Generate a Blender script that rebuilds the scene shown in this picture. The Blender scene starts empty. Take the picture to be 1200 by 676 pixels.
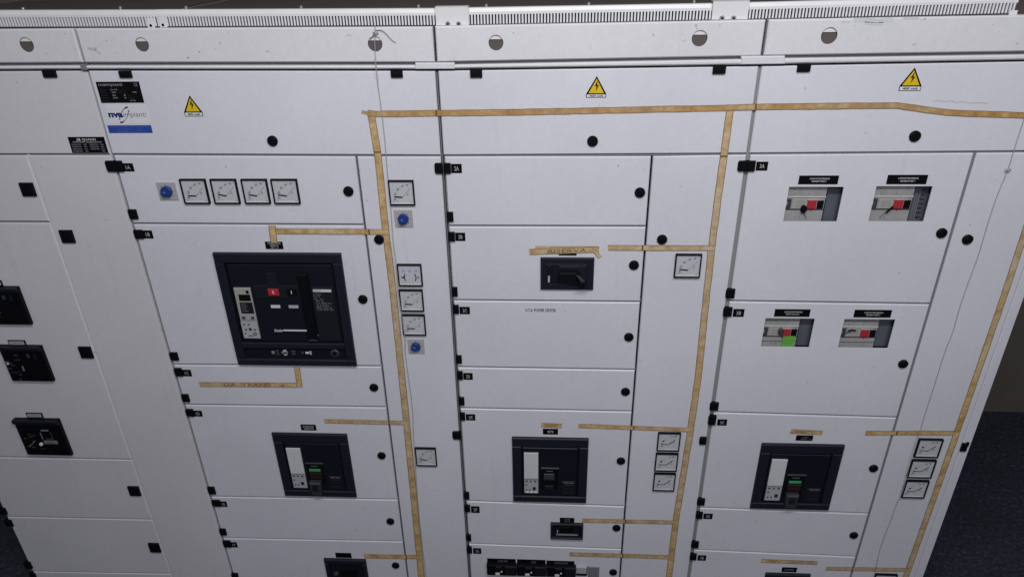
import bpy, math, random
from mathutils import Matrix, Vector, geometry
random.seed(7)
scn = bpy.context.scene
C = scn.collection

# ------------------------------------------------------------------ camera (calibrated from the photograph)
F_PX, CAM_H, DIST = 808.367, 2.30, 1.80
PITCH, YAW, ROLL = [math.radians(a) for a in (27.0485, 3.4737, -1.1198)]
ROT = Matrix.Rotation(YAW, 3, 'Z') @ Matrix.Rotation(math.pi/2 - PITCH, 3, 'X') @ Matrix.Rotation(ROLL, 3, 'Z')
CAM = Vector((0, -DIST, CAM_H))
cd = bpy.data.cameras.new('camera'); cam = bpy.data.objects.new('camera', cd); C.objects.link(cam)
cd.sensor_width = 36; cd.lens = F_PX/1200*36; cd.clip_start = .02; cd.clip_end = 60
cam.matrix_world = Matrix.Translation(CAM) @ ROT.to_4x4()
scn.camera = cam

def P(px, py, dep=0.0):
    """measured photo position -> (x, z) on the plane that stands dep in front of the door faces"""
    d = ROT @ Vector(((px-600)/F_PX, -(py-338)/F_PX, -1))
    t = (DIST-dep)/d.y
    return (d.x*t, CAM_H+d.z*t)
def R4(c, dep=0.0):
    """four measured corners TL TR BR BL -> upright rectangle (x0,x1,z0,z1)"""
    p = [P(a, b, dep) for a, b in c]
    return ((p[0][0]+p[3][0])/2, (p[1][0]+p[2][0])/2, (p[2][1]+p[3][1])/2, (p[0][1]+p[1][1])/2)
def BX(x0, y0, x1, y1, dep=0.0):
    return R4([(x0, y0), (x1, y0), (x1, y1), (x0, y1)], dep)

# ------------------------------------------------------------------ materials
MATS = {}
def new_mat(name):
    m = bpy.data.materials.new(name); m.use_nodes = True
    nt = m.node_tree; b = nt.nodes['Principled BSDF']; MATS[name] = m
    return m, nt, b
def mat(name, col, rough=.5, var=.06, scale=18, bump=0., bscale=200, metal=0., spec=.5):
    m, nt, b = new_mat(name)
    N = nt.nodes.new; L = nt.links.new
    geo = N('ShaderNodeNewGeometry')
    n = N('ShaderNodeTexNoise'); n.inputs['Scale'].default_value = scale; n.inputs['Detail'].default_value = 4
    L(geo.outputs['Position'], n.inputs['Vector'])
    mx = N('ShaderNodeMix'); mx.data_type = 'RGBA'
    mx.inputs[6].default_value = (*[c*(1-var) for c in col], 1); mx.inputs[7].default_value = (*[min(1, c*(1+var)) for c in col], 1)
    L(n.outputs['Fac'], mx.inputs[0]); L(mx.outputs[2], b.inputs['Base Color'])
    b.inputs['Roughness'].default_value = rough; b.inputs['Metallic'].default_value = metal
    b.inputs['Specular IOR Level'].default_value = spec
    if bump:
        n2 = N('ShaderNodeTexNoise'); n2.inputs['Scale'].default_value = bscale; n2.inputs['Detail'].default_value = 2
        L(geo.outputs['Position'], n2.inputs['Vector'])
        bp = N('ShaderNodeBump'); bp.inputs['Strength'].default_value = bump; bp.inputs['Distance'].default_value = .001
        L(n2.outputs['Fac'], bp.inputs['Height']); L(bp.outputs['Normal'], b.inputs['Normal'])
    return m
def paint(name, col, grime=.35):
    """powder-coated sheet steel: orange peel, faint clouding, wipe marks and a few specks of dirt"""
    m, nt, b = new_mat(name); N = nt.nodes.new; L = nt.links.new
    geo = N('ShaderNodeNewGeometry')
    def noise(sc, det=4, st=(1, 1, 1), ro=.55):
        mp = N('ShaderNodeMapping'); mp.inputs['Scale'].default_value = st; L(geo.outputs['Position'], mp.inputs['Vector'])
        n = N('ShaderNodeTexNoise'); n.inputs['Scale'].default_value = sc; n.inputs['Detail'].default_value = det
        n.inputs['Roughness'].default_value = ro; L(mp.outputs[0], n.inputs['Vector']); return n.outputs['Fac']
    def ramp(v, a, c, lo, hi):
        r = N('ShaderNodeMapRange'); r.inputs[1].default_value = a; r.inputs[2].default_value = c
        r.inputs[3].default_value = lo; r.inputs[4].default_value = hi; L(v, r.inputs[0]); return r.outputs[0]
    def mul(a, c):
        x = N('ShaderNodeMath'); x.operation = 'MULTIPLY'; L(a, x.inputs[0]); L(c, x.inputs[1]); return x.outputs[0]
    cloud = ramp(noise(2.2, 5), .3, .7, .94, 1.03)
    fine = ramp(noise(55, 3), .3, .7, .975, 1.02)
    grain = ramp(noise(420, 2), .3, .7, .95, 1.04)
    streak = ramp(noise(5, 6, (6, 1, .5), .65), .60, .80, 1, .88)
    speck = ramp(noise(70, 2, (1, 1, 1), .4), .735, .78, 1, .62)
    smear = ramp(noise(9, 8, (1, 1, 3), .75), .66, .80, 1, 1-grime)
    v = mul(mul(mul(cloud, fine), grain), mul(mul(streak, speck), smear))
    mx = N('ShaderNodeMix'); mx.data_type = 'RGBA'; mx.blend_type = 'MULTIPLY'; mx.inputs[0].default_value = 1
    mx.inputs[6].default_value = (*col, 1); L(v, mx.inputs[7]); L(mx.outputs[2], b.inputs['Base Color'])
    L(ramp(noise(12, 5), .3, .7, .36, .52), b.inputs['Roughness'])
    b.inputs['Specular IOR Level'].default_value = .45
    n2 = noise(330, 2)
    n3 = noise(3.0, 2)
    b1 = N('ShaderNodeBump'); b1.inputs['Strength'].default_value = .10; b1.inputs['Distance'].default_value = .001; L(n2, b1.inputs['Height'])
    b2 = N('ShaderNodeBump'); b2.inputs['Strength'].default_value = .25; b2.inputs['Distance'].default_value = .004
    L(n3, b2.inputs['Height']); L(b1.outputs[0], b2.inputs['Normal']); L(b2.outputs[0], b.inputs['Normal'])
    return m
def tape_mat(nm='masking_tape', cols=((.28, .13, .03), (.42, .245, .075), (.51, .35, .15), (.60, .49, .31))):
    m, nt, b = new_mat(nm); N = nt.nodes.new; L = nt.links.new
    geo = N('ShaderNodeNewGeometry')
    n = N('ShaderNodeTexNoise'); n.inputs['Scale'].default_value = 26; n.inputs['Detail'].default_value = 7; n.inputs['Roughness'].default_value = .7
    L(geo.outputs['Position'], n.inputs['Vector'])
    r = N('ShaderNodeValToRGB'); e = r.color_ramp.elements
    e[0].position = .30; e[0].color = (*cols[0], 1); e[1].position = .68; e[1].color = (*cols[3], 1)
    x = e.new(.42); x.color = (*cols[1], 1); x = e.new(.53); x.color = (*cols[2], 1)
    L(n.outputs['Fac'], r.inputs[0])
    n2 = N('ShaderNodeTexNoise'); n2.inputs['Scale'].default_value = 1.6; n2.inputs['Detail'].default_value = 2; L(geo.outputs['Position'], n2.inputs['Vector'])
    mr = N('ShaderNodeMapRange'); mr.inputs[1].default_value = .35; mr.inputs[2].default_value = .65; L(n2.outputs['Fac'], mr.inputs[0])
    mx = N('ShaderNodeMix'); mx.data_type = 'RGBA'; L(mr.outputs[0], mx.inputs[0]); L(r.outputs[0], mx.inputs[6])
    hs = N('ShaderNodeHueSaturation'); hs.inputs['Saturation'].default_value = .72; hs.inputs['Value'].default_value = .95; L(r.outputs[0], hs.inputs['Color'])
    L(hs.outputs[0], mx.inputs[7]); L(mx.outputs[2], b.inputs['Base Color'])
    b.inputs['Roughness'].default_value = .6
    bp = N('ShaderNodeBump'); bp.inputs['Strength'].default_value = .6; bp.inputs['Distance'].default_value = .0025
    n3 = N('ShaderNodeTexNoise'); n3.inputs['Scale'].default_value = 75; n3.inputs['Detail'].default_value = 5; L(geo.outputs['Position'], n3.inputs['Vector'])
    L(n3.outputs['Fac'], bp.inputs['Height']); L(bp.outputs[0], b.inputs['Normal'])
    return m
WHITE = paint('white_powder_coat', (.612, .616, .688))
WHITE_DIM = paint('dimmed_white_powder_coat', (.592, .590, .63), .3)  # white coat darkened and warmed: weaker light on the leftmost cabinet put into colour
HEAD = paint('header_powder_coat', (.615, .615, .66), .45)
SEAM = mat('seam_steel', (.22, .215, .225), .6)
DSEAM = mat('gap_shade', (.02, .021, .026), .6)  # near-black for strips that paint the shade in joints and gaps
INT = mat('cabinet_interior', (.045, .042, .040), .8)
LIP = mat('rolled_lip_steel', (.66, .65, .66), .4)
BLACK = mat('black_plastic', (.003, .0034, .005), .6, spec=.12)
LABEL = mat('black_label_film', (.0028, .0028, .004), .5, spec=.15)
FRAME = mat('breaker_bezel_plastic', (.0100, .0125, .0215), .5, bump=.1, bscale=500, spec=.22)
FACE = mat('breaker_face_plastic', (.0065, .0078, .0140), .45, spec=.25)
FACE2 = mat('breaker_raised_plastic', (.0095, .011, .017), .5, spec=.25)
DGREY = mat('dark_grey_plastic', (.038, .040, .049), .5)
MGREY = mat('mid_grey_plastic', (.17, .175, .19), .5)
LGREY = mat('light_grey_plastic', (.36, .365, .39), .5, .12, 40)
BEIGE = mat('beige_plastic', (.33, .32, .30), .5, .14, 60)
PAPER = mat('white_paper', (.55, .56, .60), .6, .06, 60)
INK = mat('white_ink', (.62, .62, .64), .6)
GINK = mat('faded_white_ink', (.22, .22, .235), .6)
TOGGLE = mat('toggle_plastic', (.026, .027, .031), .6)
TINK = mat('tag_ink', (.38, .38, .40), .6)
DINK = mat('dark_ink', (.02, .02, .03), .6)
MINK = mat('grey_ink', (.19, .19, .21), .6)
RED = mat('red_plastic', (.36, .02, .028), .5)
DRED = mat('dark_red_plastic', (.014, .003, .004), .6)
GREEN = mat('green_plastic', (.02, .27, .09), .5)
LGREEN = mat('green_paper', (.12, .36, .05), .6)
BLUE = mat('blue_knob_plastic', (.012, .04, .19), .5, spec=.3)
BSTICK = mat('blue_sticker', (.018, .055, .30), .45)
LBLUE = mat('pale_blue_ink', (.12, .2, .5), .5)
NAVY = mat('navy_ink', (.01, .012, .12), .5)
YEL = mat('yellow_sticker', (.62, .44, .008), .45)
DIAL = mat('meter_dial', (.47, .485, .52), .35, .05, 60)
KPLATE = mat('switch_plate', (.36, .35, .36), .5)
DUCT = mat('inner_duct_steel', (.095, .108, .135), .35, .3, 12)
MECH = mat('mechanism_cover', (.29, .285, .29), .5, .28, 45)
STRING = mat('white_string', (.33, .33, .35), .8)
SLOTS = mat('trunking_plastic', (.62, .62, .65), .33)
SLOTD = mat('trunking_inside', (.035, .035, .04), .8)
ROOF = mat('dusty_roof_plate', (.075, .063, .056), .85, .25, 6)
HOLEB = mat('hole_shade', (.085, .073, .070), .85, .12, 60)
ZINC = mat('zinc_screw', (.6, .6, .6), .3, metal=.8)
TAPE = tape_mat()
TAPE2 = tape_mat('browned_masking_tape', ((.27, .125, .03), (.36, .19, .05), (.42, .245, .075), (.52, .38, .19)))
PENCIL = mat('pen_ink', (.20, .125, .06), .7, .6, 260)
TEDGE = mat('tape_edge', (.24, .15, .065), .6, .3, 120)
TCREASE = mat('tape_crease', (.12, .075, .035), .7, .3, 120)

# ------------------------------------------------------------------ mesh builder
class MB:
    def __init__(s): s.v = []; s.f = []; s.m = []; s.mats = []
    def mi(s, m):
        if m not in s.mats: s.mats.append(m)
        return s.mats.index(m)
    def add(s, vs, fs, m):
        o = len(s.v); s.v += [tuple(v) for v in vs]; k = s.mi(m)
        for f in fs: s.f.append([o+i for i in f]); s.m.append(k)
    def slab(s, q, yf, yb, m, ch=.0):
        """q: 4 (x,z) TL TR BR BL; front face at -yf, back at -yb, chamfered front edge"""
        cx = sum(p[0] for p in q)/4; cz = sum(p[1] for p in q)/4
        def ins(p):
            return (p[0]+(ch if p[0] < cx else -ch), p[1]+(ch if p[1] < cz else -ch))
        fr = [ins(p) for p in q] if ch else q
        vs = [(x, -yf, z) for x, z in fr]
        if ch:
            vs += [(x, -yf+ch, z) for x, z in q]
        vs += [(x, -yb, z) for x, z in q]
        fs = [(3, 2, 1, 0)]; rings = (len(vs)//4)
        for r in range(rings-1):
            for i in range(4):
                j = (i+1) % 4
                fs.append((r*4+i, r*4+j, (r+1)*4+j, (r+1)*4+i))
        b = (rings-1)*4; fs.append((b, b+1, b+2, b+3))
        s.add(vs, fs, m)
    def box(s, r, yf, yb, m, ch=0.):
        x0, x1, z0, z1 = r
        s.slab([(x0, z1), (x1, z1), (x1, z0), (x0, z0)], yf, yb, m, ch)
    def uv(s, r, u0, v0, u1, v1, yf, yb, m, ch=0., sh=0.):
        """box in the local frame of rectangle r; u to the right, v downwards"""
        x0, x1, z0, z1 = r; W = x1-x0; H = z1-z0
        s.slab([(x0+u0*W, z1-v0*H), (x0+u1*W, z1-v0*H), (x0+(u1+sh)*W, z1-v1*H), (x0+(u0+sh)*W, z1-v1*H)], yf, yb, m, ch)
    def flat(s, pts, y, m):
        s.add([(x, -y, z) for x, z in pts], [tuple(range(len(pts)))[::-1]], m)
    def line(s, r, pts, w, y, m):
        x0, x1, z0, z1 = r; W = x1-x0; H = z1-z0
        q = [(x0+u*W, z1-v*H) for u, v in pts]
        s.strip(q, w, y, m)
    def strip(s, q, w, y, m):
        n = len(q); L = []; Rr = []
        for i, p in enumerate(q):
            a = Vector(q[max(0, i-1)]); b = Vector(q[min(n-1, i+1)]); d = (b-a).normalized(); nn = Vector((-d.y, d.x))
            ww = w[i] if isinstance(w, (list, tuple)) else w
            L.append((p[0]+nn.x*ww/2, -y, p[1]+nn.y*ww/2)); Rr.append((p[0]-nn.x*ww/2, -y, p[1]-nn.y*ww/2))
        s.add(L+Rr, [(i, n+i, n+i+1, i+1) for i in range(n-1)], m)
    def disc(s, c, r, yf, yb, m, ch=.0, n=28, rz=None):
        rz = rz or r
        ring = lambda k, y: [(c[0]+(r-k)*math.cos(2*math.pi*i/n), -y, c[1]+(rz-k)*math.sin(2*math.pi*i/n)) for i in range(n)]
        vs = ring(ch, yf) + ring(0, yf-ch) + ring(0, yb)
        fs = [tuple(range(n))]
        for k in range(2):
            for i in range(n):
                j = (i+1) % n; fs.append((k*n+j, k*n+i, (k+1)*n+i, (k+1)*n+j))
        s.add(vs, fs, m)
    def plate(s, outer, holes, yf, yb, m, ch=0.):
        """sheet with openings cut through it"""
        loops = [[Vector((x, z, 0)) for x, z in outer]] + [[Vector((x, z, 0)) for x, z in h] for h in holes]
        flat = [p for l in loops for p in l]
        tris = geometry.tessellate_polygon(loops)
        n = len(flat)
        vs = [(p.x, -yf, p.y) for p in flat] + [(p.x, -yb, p.y) for p in flat]
        fs = []
        for t in tris:
            a, b, c = [flat[i] for i in t]
            t = list(t)
            if (b-a).cross(c-a).z < 0: t.reverse()
            fs.append(tuple(t))
        o = 0
        for l in loops:
            k = len(l)
            for i in range(k): j = (i+1) % k; fs.append((o+i, o+j, n+o+j, n+o+i))
            o += k
        s.add(vs, fs, m)
    def text(s, body, r, y, m, shear=0., bold=0., fit=True):
        x0, x1, z0, z1 = r; vs, fs = text_mesh(body, bold)
        if not vs: return
        ax = min(v[0] for v in vs); bx = max(v[0] for v in vs); az = min(v[1] for v in vs); bz = max(v[1] for v in vs)
        sx = (x1-x0)/max(1e-6, bx-ax); sz = (z1-z0)/max(1e-6, bz-az)
        if not fit: sx = sz = min(sx, sz)
        out = [(x0+(v[0]-ax)*sx+shear*(v[1]-az)*sz, -y, z0+(v[1]-az)*sz) for v in vs]
        s.add(out, fs, m)
    def tube(s, pts, rad, m, n=6):
        ring = []
        for i, p in enumerate(pts):
            a = Vector(pts[max(0, i-1)]); b = Vector(pts[min(len(pts)-1, i+1)]); d = (b-a).normalized()
            u = d.cross(Vector((0, 1, 0))).normalized() if abs(d.y) < .95 else d.cross(Vector((1, 0, 0))).normalized()
            w = d.cross(u)
            ring.append([Vector(p)+(u*math.cos(2*math.pi*k/n)+w*math.sin(2*math.pi*k/n))*rad for k in range(n)])
        vs = [v for r in ring for v in r]
        fs = [(i*n+k, i*n+(k+1) % n, (i+1)*n+(k+1) % n, (i+1)*n+k) for i in range(len(pts)-1) for k in range(n)]
        s.add(vs, fs, m)
    def build(s, name, parent=None, smooth=False):
        me = bpy.data.meshes.new(name); me.from_pydata(s.v, [], s.f); 
        for m in s.mats: me.materials.append(m)
        for p, k in zip(me.polygons, s.m): p.material_index = k; p.use_smooth = smooth
        me.update()
        o = bpy.data.objects.new(name, me); C.objects.link(o)
        if parent is not None:
            o.parent = parent; o.matrix_parent_inverse = parent.matrix_basis.inverted()
        else:
            # origin at the thing's own place
            if s.v:
                c = Vector([sum(v[i] for v in s.v)/len(s.v) for i in range(3)])
                for v in me.vertices: v.co -= c
                o.location = c
        return o
TC = {}
def text_mesh(body, bold):
    k = (body, bold)
    if k not in TC:
        cu = bpy.data.curves.new('lettering', 'FONT'); cu.body = body; cu.offset = bold; cu.resolution_u = 2; cu.align_x = 'CENTER'
        ob = bpy.data.objects.new('lettering', cu); C.objects.link(ob)
        dg = bpy.context.evaluated_depsgraph_get(); dg.update()
        me = bpy.data.meshes.new_from_object(ob.evaluated_get(dg))
        TC[k] = ([(v.co.x, v.co.y) for v in me.vertices], [tuple(p.vertices) for p in me.polygons])
        bpy.data.objects.remove(ob); bpy.data.curves.remove(cu); bpy.data.meshes.remove(me)
    return TC[k]
def tag(o, label, cat, group=None, kind=None):
    if label: o['label'] = label
    if cat: o['category'] = cat
    if group: o['group'] = group
    if kind: o['kind'] = kind
    return o
def empty(name, loc, label, cat, group=None):
    o = bpy.data.objects.new(name, None); o.location = loc; o.empty_display_size = .05; C.objects.link(o)
    return tag(o, label, cat, group)
def at(r, y=0.): return ((r[0]+r[1])/2, -y, (r[2]+r[3])/2)
def sub(r, u0, v0, u1, v1):
    x0, x1, z0, z1 = r; W = x1-x0; H = z1-z0
    return (x0+u0*W, x0+u1*W, z1-v1*H, z1-v0*H)

# ------------------------------------------------------------------ setting
def structure(mb, name): return tag(mb.build(name), None, None, kind='structure')
def sheet(name, vs, m):
    b = MB(); b.add(vs, [(0, 1, 2, 3)], m); return structure(b, name)
def floor_mat():
    m, nt, b = new_mat('blue_carpet_floor'); N = nt.nodes.new; L = nt.links.new
    geo = N('ShaderNodeNewGeometry')
    n = N('ShaderNodeTexNoise'); n.inputs['Scale'].default_value = 60; n.inputs['Detail'].default_value = 5; n.inputs['Roughness'].default_value = .7
    L(geo.outputs['Position'], n.inputs['Vector'])
    r = N('ShaderNodeValToRGB'); e = r.color_ramp.elements
    e[0].position = .38; e[0].color = (.007, .009, .015, 1); e[1].position = .78; e[1].color = (.11, .135, .20, 1); x = e.new(.58); x.color = (.021, .028, .047, 1)
    L(n.outputs['Fac'], r.inputs[0])
    n2 = N('ShaderNodeTexNoise'); n2.inputs['Scale'].default_value = 5; L(geo.outputs['Position'], n2.inputs['Vector'])
    mr = N('ShaderNodeMapRange'); mr.inputs[3].default_value = .55; mr.inputs[4].default_value = 1.4; L(n2.outputs['Fac'], mr.inputs[0])
    mx = N('ShaderNodeMix'); mx.data_type = 'RGBA'; mx.blend_type = 'MULTIPLY'; mx.inputs[0].default_value = 1
    L(r.outputs[0], mx.inputs[6]); L(mr.outputs[0], mx.inputs[7]); L(mx.outputs[2], b.inputs['Base Color'])
    b.inputs['Roughness'].default_value = .9
    bp = N('ShaderNodeBump'); bp.inputs['Strength'].default_value = .6; bp.inputs['Distance'].default_value = .004
    L(n.outputs['Fac'], bp.inputs['Height']); L(bp.outputs[0], b.inputs['Normal'])
    return m
d = ROT @ Vector(((1165-600)/F_PX, -(482-338)/F_PX, -1)); WALL_Y = -DIST + d.y*(-CAM_H/d.z)
sheet('floor', [(-6, -5, 0), (6, -5, 0), (6, WALL_Y, 0), (-6, WALL_Y, 0)], floor_mat())
sheet('back_wall', [(-6, WALL_Y, 0), (6, WALL_Y, 0), (6, WALL_Y, 3.6), (-6, WALL_Y, 3.6)], mat('brown_plaster', (.122, .106, .090), .9, .18, 7, .4, 60))

# ------------------------------------------------------------------ switchboard cabinets
GAP = .0029
XS = [-2.012, -1.2085, -.2905, .5175, 1.345]           # section boundaries
def ledge_z(px, y): return P(px, y)[1]
def quad_in(q, g=GAP, gl=None, gr=None):
    gl = g if gl is None else gl; gr = g if gr is None else gr
    return [(q[0][0]+gl, q[0][1]-g), (q[1][0]-gr, q[1][1]-g), (q[2][0]-gr, q[2][1]+g), (q[3][0]+gl, q[3][1]+g)]
def circle(c, r, n=26): return [(c[0]+r*math.cos(2*math.pi*i/n), c[1]+r*math.sin(2*math.pi*i/n)) for i in range(n)]
def rpts(r): return [(r[0], r[3]), (r[1], r[3]), (r[1], r[2]), (r[0], r[2])]

def round_lock(px, py, parent, r=.0142):
    c = P(px, py, .004); b = MB()
    b.disc(c, r, .007, -.001, BLACK, .0025)
    b.disc(c, r*.45, .0076, .006, LABEL, .0004, 16)
    b.disc(c, r*.2, .0082, .007, BLACK, .0004, 3)
    return b.build('lock', parent)
def square_latch(rc, parent, name='latch'):
    b = MB(); r = BX(*rc, .004); b.box(r, .008, -.001, BLACK, .002); b.uv(r, .25, .3, .75, .7, .0095, .007, BLACK, .0008); b.uv(r, .38, .42, .62, .58, .0099, .009, BLACK)
    return b.build(name, parent)
def hinge(rc, parent):
    b = MB(); r = BX(*rc, .006); b.box(r, .0075, -.004, BLACK, .0012)
    b.uv(r, -.10, .12, .22, .88, .006, -.006, BLACK, .001)
    return b.build('hinge', parent)

XAT = lambda px, py: P(px, py)[0]
def cabinet(idx, label, paintm, hdr, top, rows, duct, labels):
    """hdr: header measured y (top L,R / bottom L,R / ledge bottom L,R); rows: list of (left pt, right pt) seams"""
    xl, xr = XS[idx], XS[idx+1]
    root = empty('switchboard_cabinet', ((xl+xr)/2, 0, 0), label, 'electrical cabinet', 'cabinets of the switchboard row')
    (hx0, hx1, ty0, ty1, by0, by1, ly0, ly1) = hdr
    zt0, zt1, zb0, zb1, zl0, zl1 = P(hx0, ty0)[1], P(hx1, ty1)[1], P(hx0, by0)[1], P(hx1, by1)[1], P(hx0, ly0)[1], P(hx1, ly1)[1]
    zt = min(zt0, zt1) - .001
    # carcass: sides, back, roof, bottom, with an inner dark plate
    b = MB(); e = .0015
    b.box((xl+e, xl+.018, .02, zt-.004), -.024, -.95, paintm); b.box((xr-.018, xr-e, .02, zt-.004), -.024, -.95, paintm)
    b.box((xl+.018, xr-.018, .02, zt-.004), -.93, -.95, paintm)
    b.box((xl+.018, xr-.018, .02, .06), -.024, -.93, paintm)
    b.box((xl+.018, xr-.018, .06, zt-.05), -.24, -.25, INT)
    b.build('carcass', root)
    b = MB(); b.box((xl+.0015, xr-.0015, zt-.003, zt+.002), -.03, -.95, ROOF); b.build('roof_panel', root)
    return root, (zt0, zt1, zb0, zb1, zl0, zl1)

def header(root, idx, Z, holes, m, edge=(.0032, .0032)):
    xl, xr = XS[idx], XS[idx+1]; zt0, zt1, zb0, zb1, zl0, zl1 = Z
    q = [(xl+edge[0], zt0-.001), (xr-edge[1], zt1-.001), (xr-edge[1], zb0*0+zb1), (xl+edge[0], zb0)]
    b = MB(); ch = .003
    hs = [circle(P(px, py), .0185*rr) for px, py, rr in holes]
    b.plate([(q[0][0]+ch, q[0][1]-ch), (q[1][0]-ch, q[1][1]-ch), (q[2][0]-ch, q[2][1]+ch), (q[3][0]+ch, q[3][1]+ch)], hs, .004, .002, m)
    inn = [(q[0][0]+ch, q[0][1]-ch), (q[1][0]-ch, q[1][1]-ch), (q[2][0]-ch, q[2][1]+ch), (q[3][0]+ch, q[3][1]+ch)]
    vs = [(x, -.004, z) for x, z in inn]+[(x, -.001, z) for x, z in q]+[(x, .022, z) for x, z in q]
    fs = []
    for k in range(2):
        for i in range(4): j = (i+1) % 4; fs.append((k*4+i, k*4+j, k*4+4+j, k*4+4+i))
    b.add(vs, fs, m)
    b.build('header_panel', root)
    # the rolled flange seen through each lifting hole, and the dark space under it
    for px, py, rr in holes:
        b = MB(); c = P(px, py); R = .0185*rr
        b.box((c[0]-R*1.3, c[0]+R*1.3, c[1]+R*.40, c[1]+R*1.4), -.0000, -.0015, LIP, .0004)
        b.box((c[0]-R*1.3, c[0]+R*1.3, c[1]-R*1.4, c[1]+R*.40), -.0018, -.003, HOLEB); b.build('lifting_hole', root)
    if idx > 0:
        b = MB(); b.box((xl-.009, xl+.009, zb0+.004, zt0-.006), -.016, -.021, DSEAM); b.build('joint_shadow', root)
    # ledge strip under the header
    b = MB()
    g = .0075
    b.slab([(xl+.002, zb0-g), (xr-.002, zb1-g), (xr-.002, zl1+.002), (xl+.002, zl0+.002)], .006, -.02, HEAD, .0035)
    b.slab([(xl+.002, zb0-.0008), (xr-.002, zb1-.0008), (xr-.002, zb1-g-.001), (xl+.002, zb0-g-.001)], -.012, -.02, SEAM)  # grey strip in the gap paints the shadow of the header's underside
    b.slab([(xl+.002, zl0+.003), (xr-.002, zl1+.003), (xr-.002, zl1-.004), (xl+.002, zl0-.004)], -.014, -.0225, DSEAM)
    b.build('ledge_strip', root)

def door(root, q, m, name='door', holes=(), g=GAP, gl=None, gr=None):
    q = quad_in(q, g, gl, gr); b = MB(); ch = .0022
    if holes:
        inn = [(q[0][0]+ch, q[0][1]-ch), (q[1][0]-ch, q[1][1]-ch), (q[2][0]-ch, q[2][1]+ch), (q[3][0]+ch, q[3][1]+ch)]
        b.plate(inn, holes, 0, -.0025, m)
        vs = [(x, 0, z) for x, z in inn]+[(x, ch, z) for x, z in q]+[(x, .020, z) for x, z in q]; fs = []
        for k in range(2):
            for i in range(4): j = (i+1) % 4; fs.append((k*4+i, k*4+j, k*4+4+j, k*4+4+i))
        b.add(vs, fs, m)
    else:
        b.slab(q, 0, -.020, m, ch)
    return b.build(name, root)

def seams(root, segs, m=SEAM, w=.008, dep=.007):
    """frame rails seen in the gaps between doors"""
    b = MB()
    for (p0, p1) in segs:
        a = P(*p0); c = P(*p1)
        if abs(a[0]-c[0]) > abs(a[1]-c[1]): q = [(a[0], a[1]+w/2), (c[0], c[1]+w/2), (c[0], c[1]-w/2), (a[0], a[1]-w/2)]
        else: q = [(a[0]-w/2, a[1]), (a[0]+w/2, a[1]), (c[0]+w/2, c[1]), (c[0]-w/2, c[1])]
        b.slab(q, -dep, -.0235, m)
    return b.build('frame_rail', root)

def col_q(xa, xb, sL, sR, tL, tR):
    """door quad between two seams: z from measured seam points, x from the given lines"""
    return [(xa, P(*sL)[1]), (xb, P(*sR)[1]), (xb, P(*tR)[1]), (xa, P(*tL)[1])]

LOWZ = .045
# ---- section 0 (left, cut by the frame)
xd0 = P(100, 380)[0]
r0, Z0 = cabinet(0, 'leftmost cabinet with square black latches and no tape on it', WHITE_DIM,
                 (0, 101, 33.2, 33.2, 73.2, 73.4, 81.5, 82), None, None, None, None)
header(r0, 0, Z0, [(32.5, 52.5, 1.0)], HEAD)
ztop0 = (P(0, 81.8)[1], P(101, 82.2)[1])
dt = door(r0, [(XS[0], ztop0[0]), (XS[1], ztop0[1]), (XS[1], P(130, 181.5)[1]), (XS[0], P(0, 181.3)[1])], WHITE_DIM)
square_latch((50.3, 83, 65.4, 91), dt)
ys0 = [((-60, 180.8), (31, 181.5)), ((-40, 260), (59, 260.5)), ((10, 535.5), (155, 538.5)), ((8, 605), (178, 608.5)), ((35, 669), (200, 672))]
doors0 = []
for k in range(4):
    doors0.append(door(r0, col_q(XS[0], xd0, *ys0[k], *ys0[k+1]), WHITE_DIM))
zb = P(200, 672)[1]
doors0.append(door(r0, [(XS[0], P(35, 669)[1]), (xd0, zb), (xd0, LOWZ), (XS[0], LOWZ)], WHITE_DIM))
duct0 = door(r0, [(xd0, P(31, 181.5)[1]), (XS[1], P(130, 181.5)[1]), (XS[1], LOWZ), (xd0, LOWZ)], WHITE_DIM, 'duct_cover', gr=.004)
seams(r0, [((XS and -60, 180.8), (130, 181.5))]+[s for s in ys0[1:]], SEAM)
b = MB(); b.box((xd0-.004, xd0+.004, LOWZ, P(31, 181.5)[1]), -.004, -.0235, WHITE_DIM); b.build('frame_post', r0)
for rc, k in (((24.5, 214.5, 40, 230), 0), ((71, 270, 86, 284.5), None), ((93.5, 406.5, 107.5, 419.5), 1), ((151, 570, 163.5, 580.5), 2), ((175, 636.5, 187, 646.5), 3)):
    square_latch(rc, duct0 if k is None else doors0[k])
for rc, k in (((-6, 595.7, 6.5, 602.7), 2), ((6, 609.7, 13.6, 616.7), 3), ((29, 659, 36, 666), 3), ((35.5, 672, 41.3, 678), 4)): hinge(rc, doors0[k])

# ---- section 1
r1, Z1 = cabinet(1, 'cabinet with the largest black breaker and the four white meters in a row', WHITE,
                 (104, 511, 33.2, 31.3, 73.4, 73, 82, 82), None, None, None, None)
header(r1, 1, Z1, [(167.5, 52.3, .95), (440, 51.5, 1.0)], HEAD)
dt1 = door(r1, [(XS[1], P(104, 82.2)[1]), (XS[2], P(512, 82.3)[1]), (XS[2], P(517, 183)[1]), (XS[1], P(130, 181.5)[1])], WHITE, gl=.004, gr=.004)
square_latch((139.6, 83.7, 153.9, 91.3), dt1); square_latch((458, 83, 471.7, 91), dt1); round_lock(319, 165.5, dt1)
xd1 = (P(440, 340)[0]+P(454, 506)[0]+P(425, 250)[0])/3
ys1 = [((130, 181.5), (415, 183)), ((157, 262.3), (424, 263.8)), ((203, 427), (445, 429.2)), ((218, 474), (451, 477)), ((250, 581.5), (463, 585)), ((262, 630), (468, 634))]
doors1 = []
for k in range(5): doors1.append(door(r1, col_q(XS[1], xd1, *ys1[k], *ys1[k+1]), WHITE, gl=.007, gr=.003))
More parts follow.
